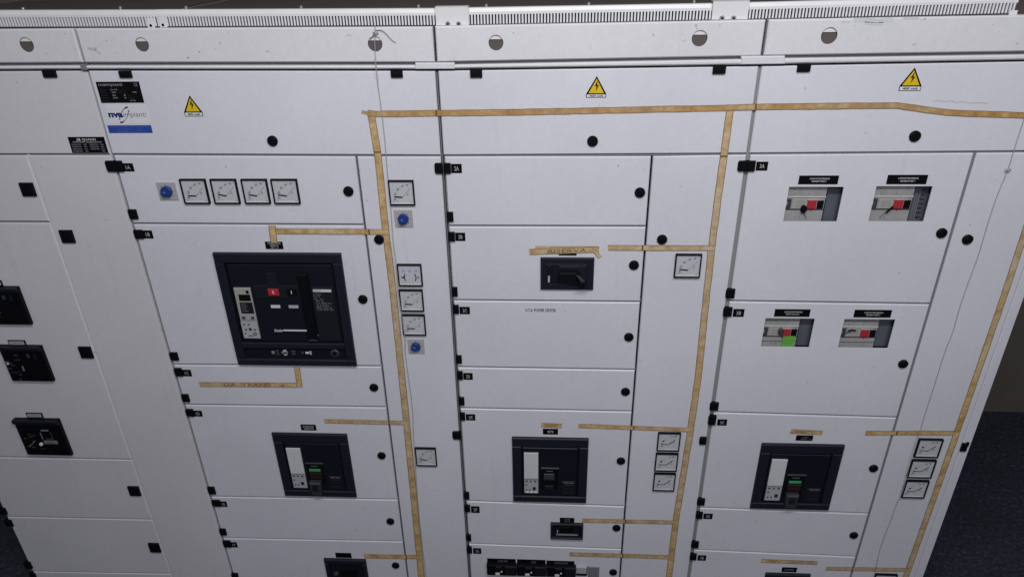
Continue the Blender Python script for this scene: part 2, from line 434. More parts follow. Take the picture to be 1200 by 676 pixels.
doors1.append(door(r1, [(XS[1], P(262, 630)[1]), (xd1, P(468, 634)[1]), (xd1, LOWZ), (XS[1], LOWZ)], WHITE, gl=.007, gr=.003))
duct1 = door(r1, [(xd1, P(415, 183)[1]), (XS[2], P(517, 183)[1]), (XS[2], LOWZ), (xd1, LOWZ)], WHITE, 'duct_cover', gl=.003, gr=.004)
seams(r1, [((132, 181.5), (517, 183))]+ys1[1:], SEAM)
b = MB(); b.box((XS[1]+.0005, XS[1]+.0075, LOWZ, P(130, 181.5)[1]), -.006, -.0235, SEAM)
b.box((XS[1]-.0035, XS[1]-.0002, LOWZ, P(104, 82)[1]-.006), .001, -.0235, WHITE_DIM, .0012)
b.build('frame_post', r1)
for px, py, k in ((408, 224.5, 0), (444, 281, None), (425, 351, 1), (438, 454.3, 2), (447, 534, 3), (457.3, 611, 4), (463.5, 662.5, 5)):
    round_lock(px, py, duct1 if k is None else doors1[k])
for rc, k in (((124.5, 189, 134, 201.5), None), ((134, 189, 143.2, 201.5), 0), ((151, 246, 160, 257), 0), ((157.5, 270, 167, 280), 1), ((199.5, 413.5, 208, 422.5), 1),
              ((205, 432, 213, 441), 2), ((213.5, 462.5, 221, 471), 2), ((218.3, 480, 226.3, 488), 3), ((244, 571, 251.5, 579), 3), ((249, 586.5, 257.7, 593.3), 4),
              ((257.7, 620, 264.5, 627), 4), ((262, 634, 270, 641), 5), ((272, 672, 279, 680), 5)):
    hinge(rc, duct0 if k is None else doors1[k])

# ---- section 2
r2, Z2 = cabinet(2, 'middle cabinet with the black rotary handle switch and a long bare door', WHITE,
                 (513, 892, 30.7, 23.2, 72.8, 65.6, 81.8, 76.5), None, None, None, None)
header(r2, 2, Z2, [(581.3, 50.2, 1.0), (819.5, 45, 1.03)], HEAD, edge=(.0035, .0035))
dt2 = door(r2, [(XS[2], P(512, 82.3)[1]), (XS[3], P(892, 76.8)[1]), (XS[3], P(878, 180.8)[1]), (XS[2], P(518, 183)[1])], WHITE, gl=.004, gr=.004)
square_latch((551, 82.5, 565, 91), dt2); square_latch((835.5, 77.5, 850.5, 86.7), dt2); round_lock(694.5, 165.8, dt2)
xd2 = P(753, 330)[0]
ys2 = [((518, 183), (765, 182.6)), ((526, 265), (757, 265.5)), ((530, 351.8), (751, 353.8)), ((537, 430), (745, 433.3)), ((540, 478), (740, 482)), ((545, 586.5), (733, 593)), ((546, 636.5), (728, 643))]
doors2 = []
for k in range(6): doors2.append(door(r2, col_q(XS[2], xd2, *ys2[k], *ys2[k+1]), WHITE, gl=.007, gr=.003))
doors2.append(door(r2, [(XS[2], P(546, 636.5)[1]), (xd2, P(728, 643)[1]), (xd2, LOWZ), (XS[2], LOWZ)], WHITE, gl=.007, gr=.003))
duct2 = door(r2, [(xd2, P(765, 182.6)[1]), (XS[3], P(878, 180.8)[1]), (XS[3], LOWZ), (xd2, LOWZ)], WHITE, 'duct_cover', gl=.003, gr=.004)
seams(r2, [((521, 183), (876, 180.8))]+ys2[1:], SEAM)
b = MB(); b.box((XS[2]-.0012, XS[2]+.0012, LOWZ, P(512, 82)[1]-.006), -.001, -.0235, MGREY)
b.build('frame_post', r2)
for px, py, k in ((750, 226, 0), (776, 281, None), (743, 311, 1), (737, 395.3, 2), (733, 459.2, 3), (727.7, 540.3, 4), (722.5, 618.7, 5), (718.6, 670.5, 6)):
    round_lock(px, py, duct2 if k is None else doors2[k])
for rc, k in (((510, 191.7, 518.6, 203.7), None), ((520.6, 191.7, 528, 203.7), 0), ((524.3, 249, 531, 260), 0), ((526, 272.5, 532.9, 283), 1), ((530.5, 337, 536, 347.5), 1),
              ((531.3, 358, 537.6, 367.7), 2), ((535, 417, 541, 426), 2), ((536.4, 435.5, 542.2, 445), 3), ((538, 466, 544, 475), 3), ((539.4, 484, 544.9, 492.6), 4),
              ((531, 506, 540, 514.8), None), ((544.2, 577, 549.8, 585), 4), ((545, 592, 550.8, 599.8), 5), ((546.8, 626.7, 552, 633.7), 5), ((547.5, 641, 553, 648), 6)):
    hinge(rc, duct1 if k is None else doors2[k])

# ---- section 3
r3, Z3 = cabinet(3, 'rightmost cabinet with four windows onto red button mechanisms', WHITE,
                 (893, 1200, 23.1, 17, 65.3, 59.8, 76.3, 70.3), None, None, None, None)
header(r3, 3, Z3, [(971, 42, 1.05)], HEAD, edge=(.004, .001))
XE = XS[4]
dt3 = door(r3, [(XS[3], P(892, 76.8)[1]), (XE-.002, P(1200, 70.6)[1]), (XE-.002, P(1200, 177.8)[1]), (XS[3], P(878, 180.8)[1])], WHITE, gl=.004)
square_latch((934.5, 75.6, 949.8, 84.3), dt3); round_lock(1072.7, 160, dt3)
xd3 = (P(1118, 260)[0]+P(1095, 345)[0]+P(1047, 510)[0])/3
ys3 = [((878, 180.8), (1141, 178.6)), ((858, 352.8), (1090, 356.3)), ((845, 482.8), (1050, 489)), ((818.7, 594.3), (1017, 601.5)), ((812, 643.6), (1003, 652))]
WIN = {'first': [(925, 219.1), (989.2, 219.1), (980.1, 259.6), (917.6, 259.6)], 'second': [(1027.5, 218.4), (1093.2, 218.4), (1081.8, 259.6), (1017.3, 259.6)],
       'third': [(897.3, 373), (955.2, 373), (947.7, 406.8), (891.3, 406.3)], 'fourth': [(989.6, 374), (1049.3, 374), (1040.3, 407.8), (981.8, 407.5)]}
WR = {k: R4(v) for k, v in WIN.items()}
doors3 = []
for k in range(4):
    hs = [rpts(WR[n]) for n in (('first', 'second'), ('third', 'fourth'), (), ())[k]]
    doors3.append(door(r3, col_q(XS[3], xd3, *ys3[k], *ys3[k+1]), WHITE, holes=hs, gl=.007, gr=.004))
doors3.append(door(r3, [(XS[3], P(812, 643.6)[1]), (xd3, P(1003, 652)[1]), (xd3, LOWZ), (XS[3], LOWZ)], WHITE, gl=.007, gr=.004))
xt3 = XE-.030
duct3 = door(r3, [(xd3, P(1141, 178.6)[1]), (xt3, P(1200, 177.8)[1]), (xt3, LOWZ), (xd3, LOWZ)], WHITE, 'duct_cover', gl=.004, gr=.0006)
door(r3, [(xt3, P(1200, 177.8)[1]), (XE, P(1200, 177.8)[1]), (XE, LOWZ), (xt3, LOWZ)], WHITE, 'end_trim', gl=.0006, gr=.0015)
seams(r3, [((880, 180.8), (1200, 177.8))]+ys3[1:], SEAM)
b = MB(); b.box((XS[3]-.004, XS[3]+.0065, LOWZ, P(892, 76)[1]-.006), -.006, -.0235, SEAM)
b.box((xd3-.005, xd3+.005, LOWZ, P(1141, 178.6)[1]), -.005, -.0235, MGREY)
b.build('frame_post', r3)
for px, py, k in ((1104, 273.5, 0), (1134.3, 281, None), (1058.7, 426.7, 1), (1024, 549, 2), (1000.8, 627.3, 3)):
    round_lock(px, py, duct3 if k is None else doors3[k])
for rc, k in (((866, 189, 876, 201), None), ((876, 189, 885.2, 201), 0), ((851.8, 339, 861.2, 349.6), 0), ((848.8, 360.5, 858, 371), 1), ((833, 472, 842, 481), 1),
              ((831, 487, 839.2, 498), 2), ((820.5, 512.5, 827.8, 521), None), ((818, 584.5, 826, 592), 2), ((816.7, 600.3, 823.5, 607.8), 3), ((811, 634.7, 818.8, 642), 3), ((809.4, 649, 816.3, 656), 4)):
    hinge(rc, duct2 if k is None else doors3[k])
b = MB(); rr_ = BX(1127, 519.5, 1133.5, 528.7, .004); b.box(rr_, .007, -.001, BLACK, .002); b.uv(rr_, .7, -.12, 1.1, .35, .006, -.001, BLACK, .001); b.build('latch', duct3)

def scuff(pts, w, m, par, y=.0004):
    b = MB(); b.strip([P(*p) for p in pts], w, y, m); b.build('scuff_mark', par)
SCUFF = mat('scuff', (.44, .45, .47), .7, .25, 90); GSCUFF = mat('green_scuff', (.50, .53, .53), .7, .2, 60)
scuff([(1094, 119), (1100, 117.8), (1106, 119.6), (1113, 118), (1120, 120.4), (1127, 119.4), (1136, 121), (1146, 120.4), (1158, 121.2)], .0022, SCUFF, dt3)
for a_, w_ in (([(104, 56.5), (110, 57.5), (115, 57)], .006), ([(112, 58.5), (117, 62), (119, 63)], .005), ([(124, 47), (127, 48)], .004), ([(407, 41), (412, 41.5)], .003)): scuff(a_, w_, SCUFF, r1, .0044)
for a_, w_ in (([(1000, 24), (1010, 23.6), (1030, 24.6), (1046, 23)], .010), ([(1012, 27), (1026, 28.4), (1034, 27.4)], .006), ([(1058, 21.5), (1070, 21.8), (1076, 21)], .005), ([(985, 25.4), (996, 26)], .004)): scuff(a_, w_, GSCUFF, r3, .0044)

# joiner covers in the ledge gap and the grey cap between sections 0 and 1
def joiner(x0, x1, ya, yb, yc, yd, par):
    b = MB(); q = [P(x0, ya), P(x1, yb), P(x1, yd), P(x0, yc)]; b.slab(q, .0075, -.005, HEAD, .002); b.build('joint_cover', par)
joiner(487, 533, 73.6, 73.4, 81, 80.8, r1); joiner(868, 919, 66.2, 65.3, 75.6, 74.9, r2)
b = MB(); b.box(BX(96.5, 75, 103, 82), .0085, -.005, MGREY, .001); b.build('joint_cap', r0)

# ------------------------------------------------------------------ perforated cable trunking on top
def trunking(px0, px1, yb0, yb1, yt0, yt1, label, brackets):
    """px0..px1: extent; yb: bottom edge, yt: upper edge of the slotted face"""
    y = -.016                                    # slotted face stands 16 mm behind the header face
    a, c = P(px0, yb0, y), P(px1, yb1, y); ta, tc = P(px0, yt0, y), P(px1, yt1, y)
    x0, x1 = (a[0]+ta[0])/2, (c[0]+tc[0])/2
    root = empty('cable_trunking', ((x0+x1)/2, -y, (a[1]+c[1])/2), label, 'trunking', 'slotted trunking along the cabinet tops')
    z = lambda x, l, r: l+(r-l)*(x-x0)/(x1-x0)
    b = MB(); n = int((x1-x0)/.0078); w = (x1-x0)/n
    for i in range(n):
        xa = x0+i*w; xb = xa+w*.52
        b.slab([(xa, z(xa, ta[1], tc[1])), (xb, z(xb, ta[1], tc[1])), (xb, z(xb, a[1], c[1])+.002), (xa, z(xa, a[1], c[1])+.002)], y, y-.004, SLOTS)
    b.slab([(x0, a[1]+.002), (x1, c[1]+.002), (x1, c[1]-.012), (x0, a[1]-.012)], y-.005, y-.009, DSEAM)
    b.build('slotted_face', root)
    b = MB(); b.slab([(x0, ta[1]), (x1, tc[1]), (x1, c[1]), (x0, a[1])], y-.015, y-.018, SLOTD); b.build('trunking_back', root)
    b = MB(); h = P(px0, yt0-8.0, y)[1]-ta[1]; h2 = P(px1, yt1-8.0, y)[1]-tc[1]; L0, L1 = ta[1], tc[1]; t = .0035
    prof0 = [(0, L0), (0, L0+h*.35), (t*.5, L0+h*.40), (t*1.2, L0+h*.90), (t*2, L0+h), (t*2+.014, L0+h), (t*2+.014, L0-.03)]
    prof1 = [(0, L1), (0, L1+h2*.35), (t*.5, L1+h2*.40), (t*1.2, L1+h2*.90), (t*2, L1+h2), (t*2+.014, L1+h2), (t*2+.014, L1-.03)]
    vs = [(x0, -y+p[0], p[1]) for p in prof0]+[(x1, -y+p[0], p[1]) for p in prof1]; k = len(prof0)
    b.add(vs, [(i, i+k, i+k+1, i+1)[::-1] for i in range(k-1)]+[tuple(range(k)), tuple(range(k, 2*k))[::-1]], SLOTS)
    b.build('flange', root)
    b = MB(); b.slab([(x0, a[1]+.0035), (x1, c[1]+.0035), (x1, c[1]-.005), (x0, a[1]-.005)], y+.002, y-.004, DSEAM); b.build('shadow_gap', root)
    for bx0, bx1 in brackets:
        b = MB(); r = BX(bx0, yt0+.5, bx1, yb0-.5, y); b.box(r, y+.004, y-.002, SLOTS, .001)
        b.disc(((r[0]+r[1])/2, r[2]+.006), .0035, y+.006, y+.003, BLACK, .001, 12); b.build('bracket', root)
    return root
trunking(-45, 184.4, 33.6, 32.9, 20.8, 20.2, 'slotted trunking above the leftmost cabinet', [(173, 181)])
trunking(184.4, 511, 32.9, 31.4, 20.0, 18.5, 'slotted trunking above the cabinet with the largest breaker', [(187, 195.5)])
trunking(511.5, 858, 31.4, 24.5, 18.3, 12.2, 'slotted trunking above the middle cabinet between two joint plates', [])
trunking(858.5, 1191, 24.5, 17.5, 12, 3.6, 'slotted trunking above the rightmost cabinet ending near the corner', [(1181, 1190.5)])
def joint_plate(px0, px1, yt, yb, sc, label):
    y = -.010; r = BX(px0, yt, px1, yb, y)
    root = empty('joint_plate', at(r, y), label, 'metal plate', 'plates joining the trunking')
    b = MB(); b.box((r[0], r[1], r[2], r[3]), y, y-.003, SLOTS, .001)
    b.uv(r, 0, -.004, 1, .03, y+.0005, y-.03, SLOTS, .001)
    b.build('plate', root)
    for sx in sc:
        c = P(sx, yb-1.8, y); b = MB(); b.disc(c, .0065, y+.004, y-.001, ZINC, .002, 14); b.disc(c, .003, y+.0045, y+.003, BLACK, 0, 6); b.build('screw', root)
joint_plate(510.2, 549, 8.3, 30.2, (525, 537.5), 'plain joint plate with two screws above the seam left of the middle cabinet')
joint_plate(835, 877.5, 1.5, 23.5, (846, 859.5), 'plain joint plate with two screws above the seam right of the middle cabinet')
# bolts behind the top trunking behind the trunking
for k, (px, py, lb) in enumerate(((27, 10.5, 'small bolt behind the top trunking above the leftmost cabinet'), (141, 9.5, 'small bolt behind the top trunking left of the trunking bracket'),
                  (218, 9, 'small bolt behind the top trunking above the blue logo sticker'), (353, 8.5, 'small bolt behind the top trunking above the biggest breaker'), (490.5, 7.3, 'bright bolt behind the top trunking just left of the first joint plate'),
                  (570, 6.5, 'small bolt behind the top trunking just right of the first joint plate'), (690, 4.4, 'small bolt behind the top trunking above the middle cabinet'), (813.5, 1.8, 'small bolt behind the top trunking left of the second joint plate'))):
    dd = ROT @ Vector(((px-600)/F_PX, -(py-338)/F_PX, -1)); t = (DIST+.034)/dd.y; w = CAM+dd*t
    zr = w.z-.012
    b = MB(); b.tube([(w.x, .034, zr-.003), (w.x, .034, w.z)], .0022, ZINC, 8); b.disc((w.x, w.z), .0032, -.031, -.037, ZINC, .001, 12)
    tag(b.build('roof_bolt'), lb, 'bolt', 'bolts behind the trunking')

# ------------------------------------------------------------------ labels and stickers
def plate_label(c, lines, label, name='name_plate', dep=.0012, ink=INK, back=LABEL, bold=.0, group='black engraved name plates', pad=(.18, .16), cat='name plate', rects=()):
    r = R4(c) if len(c) == 4 and not isinstance(c[0], (int, float)) else BX(*c)
    root = empty(name, at(r), label, cat, group)
    b = MB(); b.box(r, dep, -.0005, back, .0003); b.build('plate', root)
    n = len(lines)
    if n:
        b = MB(); pu, pv = pad; hh = (1-2*pv)/n
        for i, l in enumerate(lines):
            if not l: continue
            t, u0, u1 = l if isinstance(l, tuple) else (l, pu, 1-pu)
            b.text(t, sub(r, u0, pv+i*hh+hh*(.2 if n > 1 else .1), u1, pv+(i+1)*hh-hh*(.2 if n > 1 else .12)), dep+.0003, ink, bold=bold)
        b.build('lettering', root)
    return root, r
IDT = [('1A', (143.6, 191.4, 156.7, 201)), ('1B', (167.6, 270, 179, 279.4)), ('1C', (213.6, 433, 224.3, 440.6)), ('1D', (226.9, 480.8, 237, 487.6)), ('1E', (258.2, 587, 266, 593.2)), ('1F', (270.6, 634.7, 278, 640.7)),
       ('2A', (528.7, 192.2, 541.2, 202.9)), ('2B', (533.6, 272.7, 545.3, 282.3)), ('2C', (538.6, 359.4, 550.7, 367.9)), ('2D', (543, 436.8, 554, 444.6)), ('2E', (546, 485, 557, 492.2)), ('2F', (552, 592.7, 562, 600.3)), ('2G', (554.5, 641.8, 564, 648.2)),
       ('3A', (886, 189.6, 899.7, 200)), ('3B', (859, 362, 872, 371)), ('3C', (840.5, 491, 851.8, 498.2)), ('3D', (824.3, 601.3, 835, 607.5)), ('3E', (817.5, 650, 827.5, 656.2))]
for t, rc in IDT:
    plate_label(rc, [(t, .30, .72)], 'small black tag reading %s beside a door hinge' % t, 'door_tag', group='black door tags', pad=(.28, .2), cat='tag', bold=.01, ink=TINK)
# breaker name plates
plate_label([(310, 283.2), (330.9, 283.2), (332.5, 291.8), (312.1, 291.8)], [('INTERRUTTORE', .16, .88), ('GENERALE', .26, .74), ('GE 1 - 2', .3, .72)], 'black name plate with three lines above the largest breaker', pad=(.15, .08))
plate_label([(352.1, 497.1), (370, 497.1), (371, 503.8), (353.1, 503.8)], [('INTERRUTTORE', .15, .85), ('GENERATORE', .2, .82)], 'black name plate above the breaker below the tape reading DA TRAFO', pad=(.15, .15))
plate_label([(636.2, 502), (654, 502), (653.8, 508.6), (636.2, 508.6)], [('RETE', .32, .7)], 'black name plate above the square breaker in the middle cabinet', pad=(.3, .28))
plate_label([(933.3, 509.4), (953, 510), (952, 516.2), (932.2, 515.6)], [('CARICHI', .38, .72), ('SEZ. 2', .3, .88)], 'black name plate above the square breaker in the rightmost cabinet', pad=(.2, .15), ink=GINK)
plate_label((393.3, 647.3, 411.8, 652.9), [], 'blank black name plate above the lowest breaker left of the middle cabinet')
plate_label((656, 606.2, 673, 611.9), [('POMPE', .35, .7), ('CIRCOL.', .3, .76)], 'black name plate above the small wide breaker', pad=(.3, .15), ink=GINK)
plate_label((654.7, 296, 675.7, 299.3), [], 'black name plate mostly hidden under the tape reading RISERVA')
plate_label((571, 654.1, 604.4, 659.2), [('AUX 24V', .38, .72)], 'black strip label above the left breaker of the bottom row', pad=(.3, .25), ink=GINK)
plate_label((606, 655.1, 639.2, 660.7), [('LUCI', .5, .66)], 'black strip label above the middle breaker of the bottom row', pad=(.3, .25), ink=GINK)
plate_label((640.4, 656.6, 673.2, 661.5), [('VENTILATORI', .28, .76)], 'black strip label above the right breaker of the bottom row', pad=(.3, .25), ink=GINK)
plate_label((916, 664.3, 933.8, 669.7), [('POMPE', .2, .8)], 'black name plate below the short tape at the bottom of the rightmost cabinet', pad=(.2, .25), ink=GINK)
for c, l2, lb in (([(936.9, 205.8), (983.9, 205.8), (980.8, 216), (935, 216)], 'GENERATORE 2', 'black plate reading CONTATORE ENERGIA GENERATORE 2 above the upper left window'),
                  ([(1040.9, 205), (1088.1, 205), (1084.6, 215.9), (1037.9, 215.9)], 'GENERATORE 1', 'black plate reading CONTATORE ENERGIA GENERATORE 1 above the upper right window'),
                  ([(908.3, 362.2), (950.3, 362.2), (948, 371), (906.8, 370.7)], 'RETE Trasm.to', 'black plate reading RETE above the window with the green note'),
                  ([(1001.7, 363), (1045.5, 363), (1043.3, 371.8), (999.8, 371.8)], 'GENERATORE 1', 'black plate above the lower right window of the rightmost cabinet')):
    plate_label(c, [('CONTATORE ENERGIA', .27, .78), (l2, .33, .70)], lb, pad=(.27, .2), bold=.005)
# outlined white tags over the left breakers
for c, lb in (([(9.8, 398.2), (29.8, 398.2), (31, 404), (11, 404)], 'white tag with black outline above the second breaker of the leftmost cabinet'),
              ([(31, 483.3), (49.7, 483.3), (51, 488.6), (32, 488.6)], 'white tag with black outline above the lowest breaker of the leftmost cabinet'),
              ([(-17, 328), (2, 328), (3.8, 334.4), (-15, 334.4)], 'white tag with black outline cut off at the photo edge')):
    r = R4(c); root = empty('outlined_tag', at(r), lb, 'tag', 'outlined white tags')
    b = MB(); b.box(r, .003, -.0005, BLACK, .0006); b.build('holder', root)
    b = MB(); b.uv(r, .07, .16, .93, .84, .0034, .002, LGREY); b.build('card', root)
    b = MB(); b.text('GENERATORE' if c[0][0] < 20 else 'RETE', sub(r, .22, .36, .8, .64), .0038, MINK, bold=.01); b.build('lettering', root)
# manufacturer plate (black, worn)
root, r = plate_label([(112.1, 96), (162.9, 96), (169.1, 120.7), (119, 120.7)], [], 'large worn black rating plate in the top left corner above the logo', 'rating_plate', group='rating plates', cat='rating plate')
b = MB(); b.text('nvaimpianti', sub(r, .05, .06, .60, .24), .0016, GINK, bold=.01); b.text('CE', sub(r, .87, .06, .95, .22), .0016, GINK)
for u0, v0, u1, t in ((.29, .34, .46, 'QG 400'), (.31, .46, .42, '400V'), (.31, .60, .39, '50'), (.31, .72, .42, '2500'), (.80, .46, .89, '1998'), (.57, .60, .62, '3'), (.57, .72, .62, '4'), (.70, .86, .82, 'IP 30')):
    b.text(t, sub(r, u0, v0, u1, v0+.07), .0016, GINK, bold=.02)
for v0 in (.34, .46, .60, .72, .86):
    b.text('Matricola', sub(r, .06, v0, .2, v0+.06), .0016, DGREY); b.text('Tensione', sub(r, .48 if v0 < .5 else .66, v0+.03, .64 if v0 < .5 else .8, v0+.08), .0016, DGREY)
b.build('lettering', root)
root, r = plate_label([(79, 160.6), (121.7, 160.6), (127.4, 179.3), (85.3, 179.3)], [], 'black rating plate reading AR QUADRI with rows of small print', 'rating_plate', group='rating plates', cat='rating plate')
b = MB(); b.text('AR', sub(r, .22, .08, .34, .24), .0016, INK, shear=.2, bold=.03); b.text('QUADRI', sub(r, .38, .09, .76, .24), .0016, INK, bold=.01)
b.text('COSTRUZIONE QUADRI ELETTRICI', sub(r, .1, .28, .9, .36), .0016, INK)
for v0 in (.42, .56, .70, .84):
    b.text('TENSIONE NOM.', sub(r, .05, v0, .32, v0+.09), .0016, GINK, bold=.01); b.text('400V', sub(r, .38, v0, .47, v0+.09), .0016, GINK, bold=.01)
    if v0 < .8: b.text('CORRENTE NOM.', sub(r, .54, v0, .8, v0+.09), .0016, GINK, bold=.01)
    b.text('50Hz', sub(r, .85, v0, .94, v0+.09), .0016, GINK, bold=.01)
b.build('lettering', root)
# logo sticker with swoosh, and the blue strip below
r = R4([(124.5, 124), (172, 124), (176.5, 145.5), (129, 145.5)])
root = empty('logo_sticker', at(r), 'white sticker reading nvaimpianti with a dark curved swoosh', 'sticker', 'company stickers')
b = MB(); b.box(r, .0006, -.0003, mat('sticker_film', (.63, .63, .69), .4)); b.build('film', root)
b = MB(); b.text('nva', sub(r, .01, .38, .37, .64), .0009, NAVY, bold=.05); b.text('impianti', sub(r, .38, .34, .94, .70), .0009, MINK)
b.disc((r[0]+(r[1]-r[0])*.365, r[2]+(r[3]-r[2])*.68), .0016, .0009, 0, NAVY, 0, 8)
cx, cz, W_, H_ = (r[0]+r[1])/2-.1*(r[1]-r[0]), (r[2]+r[3])/2, r[1]-r[0], r[3]-r[2]
pts = []; ws = []
for i in range(41):
    a = 2*math.pi*i/40; ex, ez = .50*H_*math.cos(a), .17*H_*math.sin(a); th = math.radians(52)
    pts.append((cx+ex*math.cos(th)-ez*math.sin(th), cz+ex*math.sin(th)+ez*math.cos(th))); ws.append(.0008+.0042*max(0, math.cos(a))**3+.004*max(0, -math.cos(a))**3)
b.build('lettering', root)
b = MB(); b.strip(pts[:17], ws[:17], .0011, NAVY); b.build('swoosh', root); b = MB(); b.strip(pts[19:37], ws[19:37], .0011, NAVY); b.build('swoosh', root)
root, r = plate_label([(126.3, 147), (177.2, 147), (178.9, 155.9), (127.9, 156)], [('impianti elettrici civili e industriali', .06, .92), ('automazione - quadri', .24, .78), ('assistenza tecnica 24 ore', .2, .84)], 'blue sticker with three lines of pale print below the logo', 'blue_sticker', ink=LBLUE, back=BSTICK, group='company stickers', pad=(.1, .1), cat='sticker')
# warning triangles
def warning(ap, bl, br, bb0, bb1, label):
    pa, pl, pr, p0, p1 = P(*ap), P(*bl), P(*br), P(*bb0), P(*bb1)
    x0, x1 = (pl[0]+p0[0])/2, (pr[0]+p1[0])/2; zm = (pl[1]+pr[1])/2; zb = (p0[1]+p1[1])/2; zt = pa[1]; xa = (x0+x1)/2
    root = empty('warning_sticker', (xa, 0, zm), label, 'warning sticker', 'yellow high voltage stickers')
    b = MB(); e = .003
    b.flat([(xa, zt), (x1, zm), (x1, zb), (x0, zb), (x0, zm)], .0006, LABEL)
    b.flat([(xa, zt-e*2.2), (x1-e*1.9, zm+e*.5), (x0+e*1.9, zm+e*.5)], .0009, YEL)
    b.flat([(x0+e*.6, zm-e*.5), (x1-e*.6, zm-e*.5), (x1-e*.6, zb+e*.5), (x0+e*.6, zb+e*.5)], .0009, INK)
    b.build('film', root)
    W = x1-x0; H = zt-zm; g = lambda u, v: (x0+u*W, zm+v*H)
    b = MB(); b.flat([g(.56, .80), g(.40, .42), g(.50, .45), g(.46, .12), g(.63, .52), g(.53, .49)][::-1], .0012, DRED); b.build('bolt_symbol', root)
    b = MB(); b.text('400 volt', (x0+.16*W, x1-.16*W, zb+(zm-zb)*.25, zm-(zm-zb)*.25), .0012, DINK, bold=.03, shear=.2); b.build('lettering', root)
warning((222.5, 111.9), (216, 131.5), (237.6, 131.5), (216.8, 136.6), (238, 136.6), 'yellow high voltage triangle on the cabinet with the largest breaker')
warning((699.8, 89.3), (687, 110.4), (710, 110), (686.7, 115), (710.6, 114.4), 'yellow high voltage triangle on the middle cabinet')
warning((1072.2, 79.3), (1054.3, 101), (1079.6, 101), (1052.2, 106.7), (1078.6, 106.7), 'yellow high voltage triangle on the rightmost cabinet')
r = BX(615.8, 361.6, 651.5, 365.2)
b = MB(); b.text('U.T.A. POWER CENTER', r, .0005, DINK, bold=.02); tag(b.build('door_lettering'), 'thin black lettering reading POWER CENTER on the bare door', 'lettering')

# ------------------------------------------------------------------ panel meters and rotary switches
def meter(c, label, style=0, na=0.):
    r = R4(c, .008); root = empty('panel_meter', at(r), label, 'meter', 'square panel meters')
    b = MB(); t = .046
    for u0, v0, u1, v1 in ((0, 0, 1, t), (0, 1-t, 1, 1), (0, t, t, 1-t), (1-t, t, 1, 1-t)): b.uv(r, u0, v0, u1, v1, .0085, -.002, BLACK, .0004)
    b.build('bezel', root)
    b = MB(); b.uv(r, t, t, 1-t, 1-t, .0045, -.001, DIAL)
    b.uv(r, t, .90, 1-t, 1-t, .0055, .004, PAPER, .0005); b.build('dial', root)
    b = MB()
    if style == 2:
        for k in range(3): b.text('L%d' % (k+1), sub(r, .2+.25*k, .24, .31+.25*k, .36), .0050, LBLUE, bold=.02)
        for sgn in (-1, 1):
            pts = [(.5+sgn*(.17+.07*math.cos(a)), .6-.17*math.sin(a)) for a in [math.radians(x) for x in range(-70, 71, 20)]]
            b.line(r, pts, .003, .0050, NAVY)
        b.text('M', sub(r, .14, .55, .24, .65), .005, NAVY, bold=.02); b.text('G', sub(r, .78, .55, .87, .65), .005, NAVY, bold=.02)
        for k in range(5): b.uv(r, .16+.14*k, .85, .22+.14*k, .865, .0050, .0045, MINK)
        b.build('scale', root); return
    pv = (.88, .86)
    for k in range(13):
        a = math.radians(90+90*k/12); R0, R1 = .70, .74 if k % 3 else .79
        b.line(r, [(pv[0]+R0*math.cos(a), pv[1]-R0*math.sin(a)), (pv[0]+R1*math.cos(a), pv[1]-R1*math.sin(a))], .0011, .0050, MINK)
    for t_, u, v in ((('0', .17, .72), ('25', .2, .5), ('50', .32, .32), ('75', .5, .2), ('100', .70, .15)) if style < 3 else (('0', .17, .70), ('1', .22, .42), ('kA', .6, .18), ('5', .74, .16))):
        b.text(t_, sub(r, u, v, u+.09, v+.07), .0050, DINK, bold=.01)
    b.text('V' if style == 0 else 'A', sub(r, .68, .50, .78, .62), .0050, MINK)
    b.text('cl. 1,5', sub(r, .15, .82, .34, .87), .0050, MINK); b.build('scale', root)
    b = MB()
    if style == 3: b.line(r, [(.17, .62), (.5, .64), (.78, .38)], .0026, .0056, DINK)
    else: b.line(r, [(.20, .65+na), (.52, .68)], .0042, .0056, DINK); b.line(r, [(.52, .68), (.86, .30)], .0007, .0056, MGREY)
    b.build('needle', root)
    b = MB(); b.disc((r[0]+.86*(r[1]-r[0]), r[2]+.14*(r[3]-r[2])), .003, .0062, .004, LGREY, .001, 12); b.build('zero_screw', root)
meter([(209.3, 210.5), (240, 210.5), (245.5, 239.2), (216, 239.2)], 'leftmost of the four white meters in a row', 1, .02)
meter([(245.5, 210.5), (276, 210.5), (280.8, 239.2), (251, 239.2)], 'second from the left of the four white meters in a row', 1, -.03)
meter([(281.7, 210.5), (312, 210.5), (316.5, 239.2), (286.8, 239.2)], 'third from the left of the four white meters in a row', 1, -.02)
meter([(316.8, 210.5), (347.3, 210.5), (351.5, 239.3), (321, 239.3)], 'rightmost of the four white meters in a row', 0, -.02)
meter([(454.6, 212), (484.2, 212), (486.2, 241), (456.8, 241)], 'white meter above the square switch beside the vertical tape', 0, 0)
meter([(465.1, 310.5), (493.4, 310.2), (495.3, 335.7), (467, 335.7)], 'pale blue meter with two curved brackets, topmost of the stack of three', 2)
meter([(467.6, 340.1), (494.9, 340.1), (496.8, 365.2), (469, 365.2)], 'white meter in the middle of the stack below the bracket meter', 0, .01)
meter([(470.3, 369.3), (497.7, 369.3), (499, 393.5), (472.2, 393.2)], 'white meter at the bottom of the stack, right above a blue knob', 0, .01)
meter([(486, 525.4), (510.5, 525.4), (512, 546.2), (488, 546.2)], 'single white meter low down right of the long vertical tape', 1, -.02)
meter([(792.2, 298.4), (823.2, 298.4), (819.9, 325.8), (789.7, 325.7)], 'single white meter under the tape in the middle cabinet', 0, .0)
